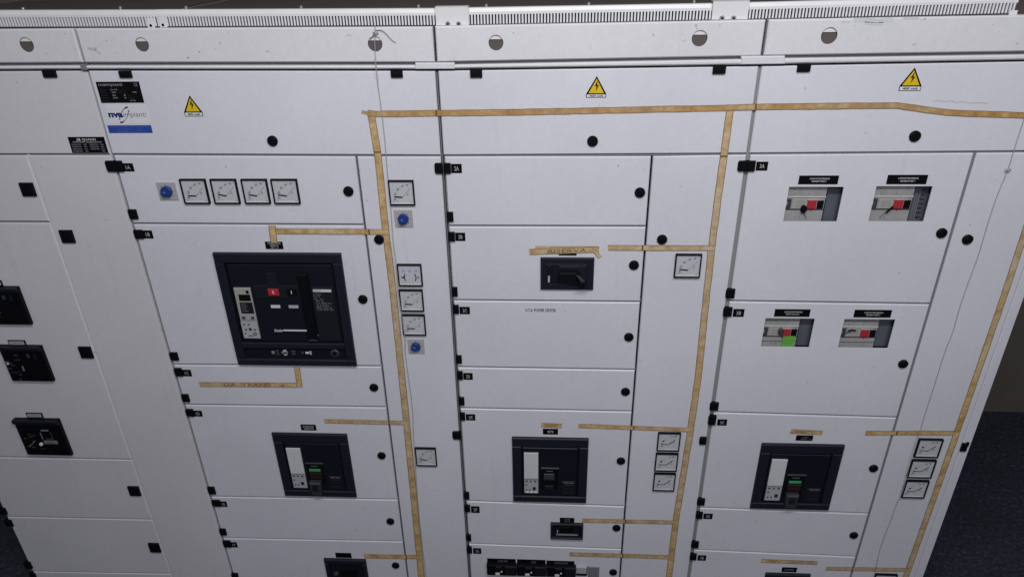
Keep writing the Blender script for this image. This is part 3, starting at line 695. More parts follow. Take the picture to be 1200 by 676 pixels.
meter([(771.4, 507.5), (797.8, 507.8), (796.3, 528.8), (769.7, 528.8)], 'topmost of three stacked meters in the middle cabinet', 3)
meter([(768.9, 531.4), (795.1, 532.2), (793.2, 552.9), (767, 552.1)], 'middle one of three stacked meters in the middle cabinet', 3)
meter([(766.6, 555.1), (792.5, 555.1), (789.9, 575.5), (765, 575.3)], 'lowest of three stacked meters in the middle cabinet', 3)
meter([(1077.1, 514.9), (1105.9, 515.2), (1099.8, 536.6), (1071.8, 536.2)], 'topmost of three stacked meters in the rightmost cabinet', 3)
meter([(1068.7, 539.3), (1097.8, 539.8), (1091.9, 560.7), (1063.6, 560)], 'middle one of three stacked meters in the rightmost cabinet', 3)
meter([(1062, 563.4), (1089.7, 563.8), (1083.3, 583.9), (1056.9, 583.3)], 'lowest of three stacked meters in the rightmost cabinet', 3)
meter([(1025.5, 673.2), (1052, 673.4), (1047, 692), (1021, 692)], 'meter cut off by the bottom edge of the photo', 3)
def rotary(c, label, ang):
    r = R4(c, .003); root = empty('rotary_switch', at(r), label, 'rotary switch', 'blue rotary selector switches')
    b = MB(); b.box(r, .003, -.001, KPLATE, .001); b.build('plate', root)
    cx, cz = (r[0]+r[1])/2, (r[2]+r[3])/2+.001; W = r[1]-r[0]
    b = MB()
    for k in range(8):
        a = math.radians(45*k); b.strip([(cx+W*.33*math.cos(a), cz+W*.33*math.sin(a)), (cx+W*.40*math.cos(a), cz+W*.40*math.sin(a))], .0014, .0034, DINK)
    b.text('0 - L1 - L2', sub(r, .2, .91, .6, .96), .0034, DINK); b.build('marks', root)
    b = MB(); b.disc((cx, cz), W*.29, .012, .002, BLUE, .002)
    dx, dz = math.cos(ang), math.sin(ang)
    b.disc((cx+dx*W*.17, cz+dz*W*.17), W*.15, .0165, .002, BLUE, .003, 20)
    b.disc((cx-W*.05, cz-W*.02), W*.045, .0152, .013, LBLUE, .0005, 12); b.build('knob', root)
rotary([(182.3, 214), (204.3, 214), (209.3, 234.8), (187.5, 235)], 'square switch with blue knob left of the row of four meters', math.radians(215))
rotary([(461.3, 246.2), (482.6, 246.4), (484.4, 266.6), (463.3, 266.6)], 'square switch with blue knob directly below a single meter', math.radians(235))
rotary([(477.2, 397.4), (496.2, 397.4), (497.7, 414.2), (478.9, 414.6)], 'square switch with blue knob under the stack of three meters', math.radians(205))

# ------------------------------------------------------------------ breakers
def ring(b, r, u0, v0, u1, v1, yf, yi, m, ch=.002):
    """bezel around the opening u0..v1"""
    b.uv(r, 0, 0, 1, v0, yf, yi, m, ch); b.uv(r, 0, v1, 1, 1, yf, yi, m, ch)
    b.uv(r, 0, v0, u0, v1, yf, yi, m, ch); b.uv(r, u1, v0, 1, v1, yf, yi, m, ch)
# air circuit breaker
r = R4([(249.5, 296.4), (399.8, 296.9), (417.4, 428), (279.7, 427.2)], .006)
root = empty('air_circuit_breaker', at(r), 'largest black breaker with a red button and a pale trip unit', 'circuit breaker')
b = MB(); b.uv(r, 0, 0, 1, .08, .012, -.002, FRAME, .003); b.uv(r, 0, .94, 1, 1, .012, -.002, FRAME, .003); b.uv(r, .0722, .785, .9278, .835, .0118, -.002, FRAME, .002)
b.uv(r, 0, .08, .072, .94, .0119, -.002, FRAME, .002); b.uv(r, .928, .08, 1, .94, .0119, -.002, FRAME, .002)
b.uv(r, .06, .83, .94, .95, .002, -.001, BLACK)
b.build('bezel', root)
b = MB(); b.uv(r, .085, .095, .915, .775, .007, -.003, FACE, .002)
b.uv(r, .072, .08, .928, .785, .001, -.004, BLACK)
b.uv(r, .10, .30, .245, .75, .009, .006, FACE2, .001)
b.uv(r, .26, .27, .62, .375, .0085, .006, FACE2, .001)
b.uv(r, .725, .28, .90, .76, .0085, .006, FACE2, .001)
b.uv(r, .387, .165, .466, .275, .0095, .006, FACE2, .001); b.build('front_cover', root)
tr = sub(r, .108, .29, .243, .742)
t_root = MB(); t_root.box(tr, .013, .006, BEIGE, .0012)
t_root.uv(tr, 0, .66, 1, .985, .0134, .012, LGREY)
t_root.uv(tr, .22, .12, .92, .245, .0136, .012, BLACK); t_root.uv(tr, .18, .27, .95, .49, .0136, .012, FACE2)
t_root.uv(tr, .72, .04, .88, .10, .014, .012, BLACK); t_root.uv(tr, .1, .615, .95, .63, .0138, .012, MINK)
for u, v, w, h in ((.15, .555, .18, .045), (.7, .555, .18, .045), (.12, .70, .14, .02), (.4, .70, .12, .02), (.18, .80, .1, .03), (.42, .78, .16, .05), (.72, .80, .1, .03), (.1, .88, .1, .02), (.3, .93, .3, .015)):
    t_root.uv(tr, u, v, u+w, v+h, .0142, .012, DINK)
t_root.disc((tr[0]+.72*(tr[1]-tr[0]), tr[3]-.90*(tr[3]-tr[2])), .006, .0146, .012, DGREY, .001, 14)
t_root.disc((tr[0]+.72*(tr[1]-tr[0]), tr[3]-.90*(tr[3]-tr[2])), .0035, .0150, .012, LGREY, .001, 14)
for k in range(4): t_root.uv(tr, .25, .30+.045*k, .55+.08*(k % 2), .308+.045*k, .0139, .012, MINK)
tu = t_root.build('trip_unit', root); tu['label'] = 'pale trip unit'
b = MB(); q = sub(r, .38, .297, .466, .355); b.box(q, .013, .006, RED, .0015); b.text('O', sub(q, .4, .2, .6, .7), .0134, INK, bold=.03); b.build('push_button', root)['label'] = 'red push button'
b = MB(); q = sub(r, .53, .297, .61, .355); b.box(q, .012, .006, BLACK, .0015); b.text('I', sub(q, .44, .2, .52, .7), .0124, INK, bold=.03); b.build('push_button', root)['label'] = 'black push button'
b = MB()
b.uv(r, .378, .442, .452, .466, .0095, .006, PAPER); b.uv(r, .522, .442, .60, .466, .0095, .006, LGREY)
b.uv(r, .44, .664, .64, .674, .0095, .006, INK); b.text('Schneider', sub(r, .365, .655, .435, .682), .0095, INK, shear=.2, bold=.02)
b.uv(r, .74, .3, .885, .322, .0095, .006, PAPER); b.text('NW20 H1', sub(r, .745, .303, .80, .318), .0098, DINK)
for k, (w, u) in enumerate(((.06, .74), (.05, .74), (.07, .74), (.06, .75), (.12, .75), (.10, .75), (.12, .75), (.13, .75))):
    b.text(('Ui 1000V', 'Uimp 12kV', 'Ue   Icu', '440  65', 'Ics=100% Icu', 'cat. B 50/60Hz', 'IEC 947-2', 'UTE VDE CEI')[k], sub(r, u, .337+.019*k, u+w, .348+.019*k), .0098, GINK, bold=.01)
b.build('lettering', root)
b = MB(); b.uv(r, .64, .163, .72, .74, .018, .006, BLACK, .004, sh=.0); b.uv(r, .655, .70, .73, .765, .014, .006, DGREY, .003, sh=-.02); b.build('charging_handle', root)
b = MB(); rng = random.Random(3)
b.uv(r, .075, .838, .925, .937, .0025, .0005, FACE, .0005); b.build('racking_panel', root)
for u, w, h, m in ((.30, .025, .025, MGREY), (.40, .028, .05, LGREY), (.385, .05, .02, MGREY), (.47, .03, .04, DGREY), (.585, .03, .016, PAPER), (.62, .016, .03, LGREY), (.55, .02, .02, DGREY), (.34, .02, .05, DGREY)):
    b = MB(); b.uv(r, u, .885-h/2, u+w, .885+h/2, .006, .001, m, .001); b.build('racking_control', root)
b = MB()
c = ((r[0]+(r[1]-r[0])*.83), r[3]-(r[3]-r[2])*.885); b.disc(c, .014, .006, .001, DGREY, .003); b.disc(c, .008, .0065, .003, BLACK, .001); b.build('crank_socket', root)

# moulded-case breakers with square bezels
def mccb(c, label, mode):
    r = R4(c, .006); root = empty('moulded_case_breaker', at(r), label, 'circuit breaker', 'square moulded case breakers')
    b = MB(); ring(b, r, .12, .13, .88, .90, .010, -.002, FRAME, .003); b.build('bezel', root)
    b = MB(); b.uv(r, .12, .13, .88, .90, .001, -.004, BLACK); b.uv(r, .135, .15, .865, .885, .006, -.002, FACE, .002)
    b.uv(r, .38, .44, .61, .78, .0085, .005, BLACK, .001); b.uv(r, .38, .44, .62, .462, .0105, .006, DGREY, .001)
    b.uv(r, .66, .655, .84, .87, .0085, .005, FACE2, .001); b.uv(r, .70, .71, .80, .80, .0095, .008, FACE, .001)
    b.uv(r, .18, .915, .82, .93, .0108, .009, FACE2); b.build('front_cover', root)
    b = MB(); q = sub(r, .155, .22, .345, .85) if mode != 2 else sub(r, .155, .22, .345, .845)
    b.uv(q, 0, 0, 1, .62, .011, .005, PAPER, .0006); b.uv(q, 0, .62, 1, 1, .0106, .005, LGREY, .0006)
    b.uv(q, .04, .635, .96, .66, .0112, .01, MINK)
    for u, v, w, h in ((.1, .68, .15, .03), (.4, .68, .12, .03), (.7, .68, .16, .03), (.08, .78, .14, .02), (.6, .84, .22, .08), (.12, .9, .1, .03), (.35, .9, .1, .03)): b.uv(q, u, v, u+w, v+h, .0114, .01, DGREY)
    if mode == 2:
        for u in (.1, .4, .7): b.uv(q, u, .955, u+.22, .99, .0118, .01, INK)
    b.disc((q[0]+.72*(q[1]-q[0]), q[3]-.87*(q[3]-q[2])), .004, .0118, .01, BLACK, .0005, 10)
    b.build('trip_unit', root)['label'] = 'pale trip unit'
    b = MB(); b.text('Compact', sub(r, .45, .48, .54, .50), .0106, GINK, bold=.02); b.text('Merlin Gerin', sub(r, .69, .655, .82, .675), .0106, GINK, bold=.03)
    for k in range(3): b.text('NS630 kA 50/60', sub(r, .70, .70+.05*k, .81, .715+.05*k), .0100, DGREY, bold=.01)
    b.build('lettering', root)
    b = MB()
    if mode == 2: b.uv(r, .42, .535, .56, .62, .0105, .006, DGREY, .001); b.uv(r, .41, .62, .57, .70, .012, .006, BLACK, .001); b.uv(r, .43, .72, .55, .79, .0115, .006, FACE2, .001)
    else:
        b.uv(r, .415, .54, .57, .575, .0115, .006, GREEN, .001); b.uv(r, .41, .60, .58, .70, .0095, .006, DRED, .001)
    b.build('status_flag', root)
    if mode != 2:
        b = MB(); q0 = [(r[0]+(r[1]-r[0])*u, r[3]-(r[3]-r[2])*v) for u, v in ((.40, .72), (.56, .72), (.545, .93), (.415, .93))]
        b.slab(q0, .026, .006, TOGGLE, .004); b.uv(r, .44, .75, .52, .85, .0265, .025, FACE2, .0002); b.build('toggle', root)
mccb([(318.9, 507.8), (406.6, 508.5), (417.3, 582), (333.7, 580.5)], 'square black breaker with green flag below the tape reading DA TRAFO', 1)
mccb([(600, 512.3), (689.8, 514), (686.9, 589.3), (601.4, 586.5)], 'square black breaker without a green flag in the middle cabinet', 2)
mccb([(893, 519.2), (990, 522.2), (970.7, 598.3), (879.4, 594.2)], 'square black breaker with bright green flag in the rightmost cabinet', 1)
# lever switch
r = R4([(633.5, 302.3), (696.8, 302.6), (694.9, 339.8), (633.5, 339.2)], .006)
root = empty('lever_switch', at(r), 'black switch with a bent lever handle under the tape reading RISERVA', 'switch')
b = MB(); b.box(r, .008, -.002, FRAME, .002); b.uv(r, .10, .18, .88, .86, .0095, .007, FACE, .001); b.build('housing', root)
b = MB(); b.uv(r, .34, .22, .86, .82, .011, .009, FACE2, .001); b.uv(r, .36, .26, .72, .70, .0118, .010, FACE, .001)
for k in range(3): b.uv(r, .24+.03*k, .25, .255+.03*k, .82, .0108, .009, FACE2)
b.uv(r, .12, .81, .5, .825, .0104, .009, DGREY); b.uv(r, .14, .54, .175, .74, .0115, .009, LGREY); b.build('front_cover', root)
b = MB(); b.disc((r[0]+.155*(r[1]-r[0]), r[3]-.26*(r[3]-r[2])), .004, .012, .009, DRED, .001, 14); b.build('indicator', root)
b = MB(); X = lambda u, v: (r[0]+(r[1]-r[0])*u, r[3]-(r[3]-r[2])*v)
b.slab([X(.35, .37), (X(.68, .37)), X(.68, .64), X(.35, .62)], .028, .010, BLACK, .003)
b.slab([X(.66, .37), X(.72, .40), X(.86, .74), X(.74, .84)], .034, .010, BLACK, .004)
b.slab([X(.66, .40), X(.74, .43), X(.83, .58), X(.78, .64)], .0355, .033, DGREY, .0005); b.build('lever', root)  # last slab: grey patch painted as a highlight on the lever
# small wide breaker
r = R4([(645.3, 612.7), (683.6, 613.7), (682.9, 631.7), (645.3, 630.9)], .006)
root = empty('small_breaker', at(r), 'small wide black breaker left of a short horizontal tape', 'circuit breaker')
b = MB(); ring(b, r, .06, .12, .94, .88, .010, -.002, FRAME, .002); b.build('bezel', root)
b = MB(); b.uv(r, .06, .12, .94, .88, .002, -.003, FACE); b.uv(r, .17, .72, .84, .77, .006, .001, MGREY, .0004); b.uv(r, .2, .48, .225, .62, .006, .001, LGREY, .0004); b.uv(r, .30, .25, .7, .62, .005, .001, BLACK, .001); b.build('front_cover', root)
# lowest breaker of section 1, cut by the frame
r = R4([(379.3, 654.7), (428.3, 655.6), (436, 704), (389, 703)], .006)
root = empty('cut_off_breaker', at(r), 'black breaker cut off by the photo bottom left of a short tape', 'circuit breaker')
b = MB(); ring(b, r, .10, .10, .90, .90, .010, -.002, FRAME, .003); b.build('bezel', root)
b = MB(); b.uv(r, .10, .10, .9, .9, .001, -.003, FACE); b.uv(r, .36, .22, .72, .8, .007, 0, BLACK, .002); b.uv(r, .14, .18, .2, .8, .006, 0, FACE2)
b.disc((r[0]+.22*(r[1]-r[0]), r[3]-.36*(r[3]-r[2])), .010, .007, 0, DGREY, .002); b.build('front_cover', root)
r = R4([(897, 671.3), (949.5, 673.2), (941, 712), (890, 710)], .006)
root = empty('cut_off_breaker', at(r), 'black breaker whose top edge shows at the bottom of the rightmost cabinet', 'circuit breaker')
b = MB(); ring(b, r, .10, .10, .90, .90, .010, -.002, FRAME, .003); b.build('bezel', root)
b = MB(); b.uv(r, .10, .10, .9, .9, .001, -.003, FACE); b.build('front_cover', root)
# row of modular breakers at the bottom of section 2
for k, lb in enumerate(('left breaker of the row of three at the photo bottom', 'middle breaker of the row of three at the photo bottom', 'right breaker of the row of three at the photo bottom')):
    x0 = 570.4+34.8*k; y0 = 660.3+1.0*k
    r = R4([(x0, y0), (x0+34.6, y0+1), (x0+34.8, y0+12.6), (x0+.6, y0+12)], .010)
    root = empty('modular_breaker', at(r), lb, 'circuit breaker', 'row of modular breakers')
    b = MB(); b.box(r, .016, -.002, BLACK, .002); b.uv(r, .62, .06, .99, .94, .018, .015, FACE, .001); b.uv(r, .30, .10, .52, .30, .0175, .015, FACE2, .001); b.build('housing', root)
    b = MB(); b.uv(r, .29, .70, .44, .90, .0185, .015, PAPER, .0004); b.build('position_label', root)
    b = MB(); b.disc((r[0]+.5*(r[1]-r[0]), r[3]-.58*(r[3]-r[2])), .0032, .0185, .015, INK, .0005, 10); b.build('test_button', root)
    b = MB(); b.uv(r, .56, .97, .76, 1.10, .012, .0, LGREY, .001); b.build('terminal_tab', root)
r = BX(675.2, 664.2, 687.5, 671.3, .006)
b = MB(); b.box(r, .008, -.001, LGREY, .001); b.uv(r, 0, 1.02, 1, 1.4, .006, -.001, BLACK); b.uv(r, 1.0, 0, 1.08, 1.3, .006, -.001, BLACK)
tag(b.build('blanking_plate'), 'pale ribbed blank plate right of the row of three breakers', 'blanking plate', 'blanking plates')
r = BX(689, 664.4, 702, 682, .004)
b = MB(); b.box(r, .003, -.001, MGREY, .001); tag(b.build('blanking_plate'), 'grey blank plate at the right end of the bottom row', 'blanking plate', 'blanking plates')

# breakers of the leftmost section
def left_breaker(c, label, mode):
    r = R4(c, .010); root = empty('tilt_front_breaker', at(r), label, 'circuit breaker', 'breakers in the leftmost cabinet')
    b = MB(); b.box(r, .014, -.002, LABEL, .003); b.uv(r, .0, .0, 1, .10, .022, .012, FACE, .003); b.uv(r, .05, .13, .95, .145, .0155, .013, FACE2); b.build('housing', root)
    b = MB(); rng = random.Random(mode)
    for k in range(9):
        u, v = .08+.30*rng.random(), .22+.6*rng.random(); b.uv(r, u, v, u+.05+.08*rng.random(), v+.02, .0155, .013, DGREY)
    if mode == 2:
        b.uv(r, .55, .26, .72, .29, .016, .013, MGREY); b.uv(r, .51, .34, .525, .52, .016, .013, MGREY); b.uv(r, .74, .32, .755, .50, .016, .013, DGREY); b.uv(r, .60, .50, .76, .52, .016, .013, DGREY)
        b.uv(r, .52, .56, .82, .65, .016, .013, MGREY, .0005); b.text('TEST', sub(r, .58, .58, .76, .63), .0163, DINK)
        b.line(r, [(.14, .74), (.34, .56)], .0025, .016, MGREY)
    else:
        b.uv(r, .40, .55, .43, .68, .016, .013, MGREY); b.uv(r, .05, .42, .12, .47, .016, .013, MGREY); b.uv(r, .05, .60, .14, .63, .016, .013, DGREY); b.uv(r, .62, .2, .68, .3, .016, .013, DGREY); b.uv(r, .78, .2, .84, .33, .016, .013, FACE2)
        b.uv(r, .22, .92, .27, .97, .016, .013, DGREY)
    b.build('markings', root)
    b = MB(); c_ = (r[0]+(.44 if mode == 2 else .1)*(r[1]-r[0]), r[3]-(.66 if mode == 2 else .48)*(r[3]-r[2])); b.disc(c_, .0065 if mode == 2 else .004, .020, .013, PAPER if mode == 2 else BEIGE, .002, 16); b.build('pilot_light', root)
left_breaker([(-34, 336.5), (19.5, 336.5), (37, 380), (-14, 380)], 'topmost black breaker of the leftmost cabinet, cut off by the photo edge', 0)
left_breaker([(-1, 405.5), (47.8, 405.5), (62, 446.3), (14, 446.3)], 'middle black breaker of the leftmost cabinet', 1)
left_breaker([(16, 491.8), (68.7, 491), (83, 532.8), (32.6, 532.7)], 'lowest black breaker of the leftmost cabinet with a white pilot light', 2)

# mechanisms seen through the four windows
def mechanism(key, label, green, keymode):
    w = WR[key]; dep = -.012
    W, H = w[1]-w[0], w[3]-w[2]
    r = (w[0]-.01, w[1]+.012, w[2]-.012, w[3]+.012)
    root = empty('contactor_mechanism', ((w[0]+w[1])/2, .012, (w[2]+w[3])/2), label, 'breaker mechanism', 'mechanisms behind the windows')
    b = MB(); q = (r[0], w[0]+.745*W, r[2], r[3]); b.box(q, dep, dep-.05, MECH, .001)
    b.uv(w, -.04, .315, .745, .335, dep+.002, dep-.01, PAPER); b.uv(w, -.04, .335, .745, .36, dep+.0005, dep-.01, MINK)
    b.uv(w, -.04, .675, .745, .71, dep+.0006, dep-.01, DGREY); b.uv(w, .14, .38, .66, .67, dep+.0015, dep-.01, BEIGE, .0006)
    b.uv(w, -.05, .38, .115, .66, dep+.003, dep-.01, DGREY, .001); b.uv(w, -.02, .45, .04, .56, dep+.0035, dep, LGREY)
    if key in ('third', 'fourth'): b.uv(w, -.04, .86, .745, .875, dep+.0006, dep-.01, DINK); b.uv(w, -.04, .14, .745, .155, dep+.0006, dep-.01, DINK)
    for u, v in ((.15, .24), (.42, .24), (.12, .1), (.6, .08), (.5, .72), (.22, .92), (.3, .92)): b.uv(w, u, v, u+.02, v+.015, dep+.001, dep, DGREY)
    for k in range(4): b.text('manovra ON', sub(w, .2, .44+.05*k, .36, .465+.05*k), dep+.002, MINK)
    b.build('faceplate', root)
    b = MB(); b.uv(w, .745, -.1, .785, 1.1, -.022, -.05, BLACK); b.uv(w, .785, -.1, 1.1, 1.1, -.028, -.06, DUCT)
    if key == 'second':
        for u in (.82, .90): b.uv(w, u, -.1, u+.012, 1.1, -.025, -.029, MGREY)
        for k in range(8): b.uv(w, .93, .02+.13*k, 1.0, .08+.13*k, -.024, -.029, DGREY, .001)
    b.build('side_duct', root)
    b = MB(); b.uv(w, .415, .41, .58, .66, dep+.006, dep, RED, .001); b.uv(w, .40, .385, .59, .41, dep+.004, dep, LGREY); b.build('push_button', root)['label'] = 'red push button'
    b = MB(); b.uv(w, .60, .43, .715, .65, dep+.005, dep, BLACK, .001); b.build('push_button', root)['label'] = 'black push button'
    b = MB(); X = lambda u, v: (w[0]+W*u, w[3]-H*v)
    if keymode == 0: b.disc(X(.36, .66), .008, dep+.010, dep, BLACK, .002, 16, .011); b.strip([X(.37, .74), X(.44, .94)], .0014, dep+.004, DINK)
    elif keymode == 1: b.strip([X(.40, .58), X(.36, .66), X(.30, .76)], .006, dep+.008, BLACK); b.strip([X(.30, .76), X(.22, .93)], .0012, dep+.004, DGREY)
    elif keymode == 2: b.disc(X(.38, .50), .008, dep+.010, dep, DGREY, .002, 14, .012); b.strip([X(.41, .58), X(.44, .75)], .0014, dep+.004, DINK)
    else: b.strip([X(.14, .42), X(.22, .40), X(.30, .42)], .005, dep+.008, BLACK); b.strip([X(.1, .5), X(.2, .45)], .003, dep+.008, BLACK)
    b.build('key', root)
    if green:
        g = MB(); g.uv(w, .45, .66, .70, 1.08, dep+.0045, dep+.002, LGREEN); g.uv(w, .47, .80, .68, .815, dep+.005, dep+.004, GREEN); g.uv(w, .47, .9, .66, .912, dep+.005, dep+.004, GREEN)
        tag(g.build('green_note'), 'green paper note in the lower left window of the rightmost cabinet', 'note')
mechanism('first', 'mechanism with hanging key behind the upper left window', False, 0)
mechanism('second', 'mechanism with slanting key behind the upper right window', False, 1)
mechanism('third', 'mechanism with a green note behind the lower left window', True, 2)
mechanism('fourth', 'mechanism with red button behind the lower right window', False, 3)

# ------------------------------------------------------------------ masking tape
SEAMX = [XS[1], xd1, XS[2], xd2, XS[3], xd3]
def finish(b, vs, fs, n):
    b.add(vs, fs, TMAT[0])
    V = [Vector(v) for v in vs]
    for s0, s1 in ((0, n), (n, 0)):
        o = []
        for i in range(n):
            a, c = V[s0+i], V[s1+i]; k = .10
            o += [a+Vector((0, -.0002, 0)), a.lerp(c, k)+Vector((0, -.0002, 0))]
        f = [(2*i, 2*i+1, 2*i+3, 2*i+2) for i in range(n-1)]
        b.add(o, f if s0 == 0 else [x[::-1] for x in f], TEDGE)
    # crease where the tape bridges a gap between doors
    for i in range(n-1):
        m0, m1 = (V[i]+V[n+i])/2, (V[i+1]+V[n+i+1])/2
        for gx in SEAMX:
            if (m0.x-gx)*(m1.x-gx) < 0 and abs(m1.x-m0.x) > abs(m1.z-m0.z) and not (gx in (xd1, xd2, xd3) and m0.z > P(600, 183)[1]):
                q = [(V[i].lerp(V[i+1], .5)), (V[n+i].lerp(V[n+i+1], .5))]; w = Vector((.0022, 0, 0)); e = Vector((0, -.0003, 0))
                b.add([q[0]-w+e, q[0]+w+e, q[1]+w+e, q[1]-w+e], [(0, 3, 2, 1)], TCREASE)
        if abs(m1.z-m0.z) > abs(m1.x-m0.x):
            for gz in TOPZ:
                if (m0.z-gz)*(m1.z-gz) < 0:
                    q = [(V[i].lerp(V[i+1], .5)), (V[n+i].lerp(V[n+i+1], .5))]; w = Vector((0, 0, .0022)); e = Vector((0, -.0003, 0))
                    b.add([q[0]-w+e, q[0]+w+e, q[1]+w+e, q[1]-w+e], [(0, 1, 2, 3)], TCREASE)
TMAT = [TAPE]
TOPZ = [P(445, 183)[1]]
def tape(pts, wpx, label, layer=0, text=None, group='lengths of masking tape'):
    q = [P(a, b_) for a, b_ in pts]
    # width in metres from the local scale
    vert = abs(pts[-1][1]-pts[0][1]) > abs(pts[-1][0]-pts[0][0])
    def width(px, py): a, c = P(px, py), (P(px+1, py) if vert else P(px, py+1)); return abs(c[0]-a[0]) if vert else abs(c[1]-a[1])
    rng = random.Random(int(pts[0][0]*7+pts[0][1]))
    Q = []; Wd = []; Y = []
    base = .0006+.0005*layer
    for i in range(len(q)-1):
        a, c = Vector(q[i]), Vector(q[i+1]); n = max(1, int((c-a).length/.02))
        for k in range(n+(i == len(q)-2)):
            p = a.lerp(c, k/n); Q.append(p); Y.append(base)
    horiz = abs(q[-1][0]-q[0][0]) > abs(q[-1][1]-q[0][1])
    ww = [wpx*width(*pts[0]), wpx*width(*pts[-1])] if not isinstance(wpx, (list, tuple)) else [wpx[0]*width(*pts[0]), wpx[1]*width(*pts[-1])]
    b = MB(); n = len(Q); L = []; Rr = []
    for i, p in enumerate(Q):
        a = Q[max(0, i-1)]; c = Q[min(n-1, i+1)]; d_ = (c-a).normalized(); nn = Vector((-d_.y, d_.x)); w_ = (ww[0]+(ww[1]-ww[0])*i/max(1, n-1))
        j1, j2 = rng.uniform(-.0005, .0005), rng.uniform(-.0005, .0005)
        if i in (0, n-1): p = p + d_*rng.uniform(-.0015, .0015)
        dy = base + (rng.uniform(0, .0006))
        L.append((p.x+nn.x*(w_/2+j1)+(d_.x*rng.uniform(-.002, .002) if i in (0, n-1) else 0), -dy, p.y+nn.y*(w_/2+j1))); Rr.append((p.x-nn.x*(w_/2+j2), -base-rng.uniform(0, .0004), p.y-nn.y*(w_/2+j2)))
    vs = L+Rr; fs = [(i, n+i, n+i+1, i+1) for i in range(n-1)]
    if text:
        root = empty('masking_tape', (vs[0][0], 0, vs[0][2]), label, 'tape', group)
        finish(b, vs, fs, n); b.build('strip', root); t, u0, u1 = text
        a, c = Q[0], Q[-1]; m = MB(); hz = ww[0]*.31
        tv, tf = text_mesh(t, 0.0)
        ax = min(v[0] for v in tv); bx = max(v[0] for v in tv); az = min(v[1] for v in tv); bz = max(v[1] for v in tv)
        d_ = (c-a); nn = Vector((-d_.y, d_.x)).normalized(); out = []
        for v in tv:
            u = u0+(u1-u0)*(v[0]-ax)/(bx-ax); h = ((v[1]-az)/(bz-az)-.5)*2*hz; p = a+d_*u+nn*h; out.append((p.x, -base-.0011, p.y))
        m.add(out, tf, PENCIL); m.build('lettering', root); return root
    finish(b, vs, fs, n); return tag(b.build('masking_tape'), label, 'tape', group)
TMAT[0] = TAPE2
tape([(430, 132.8), (442, 133.7), (600, 131.6), (730, 129), (856, 126.4)], 7.6, 'long horizontal tape across the top door of the middle cabinet', 1)
tape([(852, 126.3), (900, 125.1), (1000, 124), (1051, 123.7), (1082, 128), (1111, 131.9), (1150, 133.6), (1215, 135.5)], 7.4, 'horizontal tape that dips on the top door of the rightmost cabinet', 2)
TMAT[0] = TAPE
tape([(424, 131), (437, 134.5)], 4, 'short torn tape end at the top left corner of the tape lines', 0)
tape([(435, 134), (439.6, 161), (443.3, 184), (452, 270.6), (460.5, 340), (476.6, 495), (491.6, 652), (495.5, 690)], [8.8, 7.6], 'long vertical tape beside the column of meters', 0)
tape([(315, 271), (400, 271.3), (456, 271.8)], 6.6, 'horizontal tape just above the largest breaker', 1)
tape([(319, 263.5), (321.4, 283.5)], 8.2, 'short upright tape just above the name plate of the largest breaker', 2)
tape([(234.5, 450), (352.5, 450.8)], 5.6, 'horizontal tape with handwriting DA TRAFO and an arrow', 1, ('DA  TRAFO  \u2192', .24, .84))
tape([(348.2, 429.2), (351.3, 453)], 6.6, 'short upright tape right under the largest breaker', 2)
tape([(380.5, 492.9), (474, 495)], 5, 'horizontal tape above the green flag breaker next to the meters column', 1)
tape([(426.5, 651), (493, 652)], 4.8, 'horizontal tape near the photo bottom joining the long vertical tape', 1)
tape([(621, 295), (660, 293.6), (702, 292.4)], 7.2, 'wrinkled tape with handwriting RISERVA above the lever switch', 1, ('RISERVA', .26, .82))
tape([(627, 290), (700, 290.2)], 3.4, 'thin wrinkled tape edge showing behind the RISERVA tape', 0)
tape([(694, 292.5), (699, 296), (703, 301.5)], 4.2, 'loose curled tail of tape at the right end of the RISERVA tape', 3)
tape([(712.5, 290.2), (838.5, 290.6)], 6.6, 'horizontal tape above the single meter of the middle cabinet', 1)
tape([(855.8, 127), (850, 170), (841.4, 230.3), (833.3, 295.7), (828.5, 340), (818.2, 440.6), (808.2, 510), (792.3, 606.6), (782, 690)], [9.2, 7.2], 'longest vertical tape down the right side of the middle cabinet', 0)
tape([(677.5, 498.4), (808.5, 503.2)], 5, 'horizontal tape right above the three stacked meters of the middle cabinet', 1)
tape([(682.3, 609.3), (791, 611.3)], 4.7, 'horizontal tape beside the small wide breaker', 1)
tape([(667, 648.6), (786.5, 652)], 4.7, 'lowest horizontal tape of the middle cabinet', 1)
tape([(1212, 238), (1199, 278), (1178.6, 340), (1120, 510), (1066, 662), (1056, 690)], [8.6, 7.2], 'vertical tape along the right edge of the rightmost cabinet', 0)
tape([(1014.5, 507), (1120, 506.8)], 5.4, 'horizontal tape right above the three stacked meters of the rightmost cabinet', 1)
tape([(892, 656.4), (957.5, 659)], 4.4, 'short free tape near the bottom of the rightmost cabinet', 0)
tape([(968, 665.4), (1064, 666.9)], 4.4, 'horizontal tape near the bottom joining the right edge tape', 1)
tape([(633.7, 497.5), (658.5, 498.6)], 5.2, 'small written tape above the square breaker of the middle cabinet', 0, ('GENERAT.', .15, .85))
tape([(926.7, 505), (963.7, 506.6)], 5.2, 'small written tape above the square breaker of the rightmost cabinet', 0, ('GENERAT. 2', .12, .7))

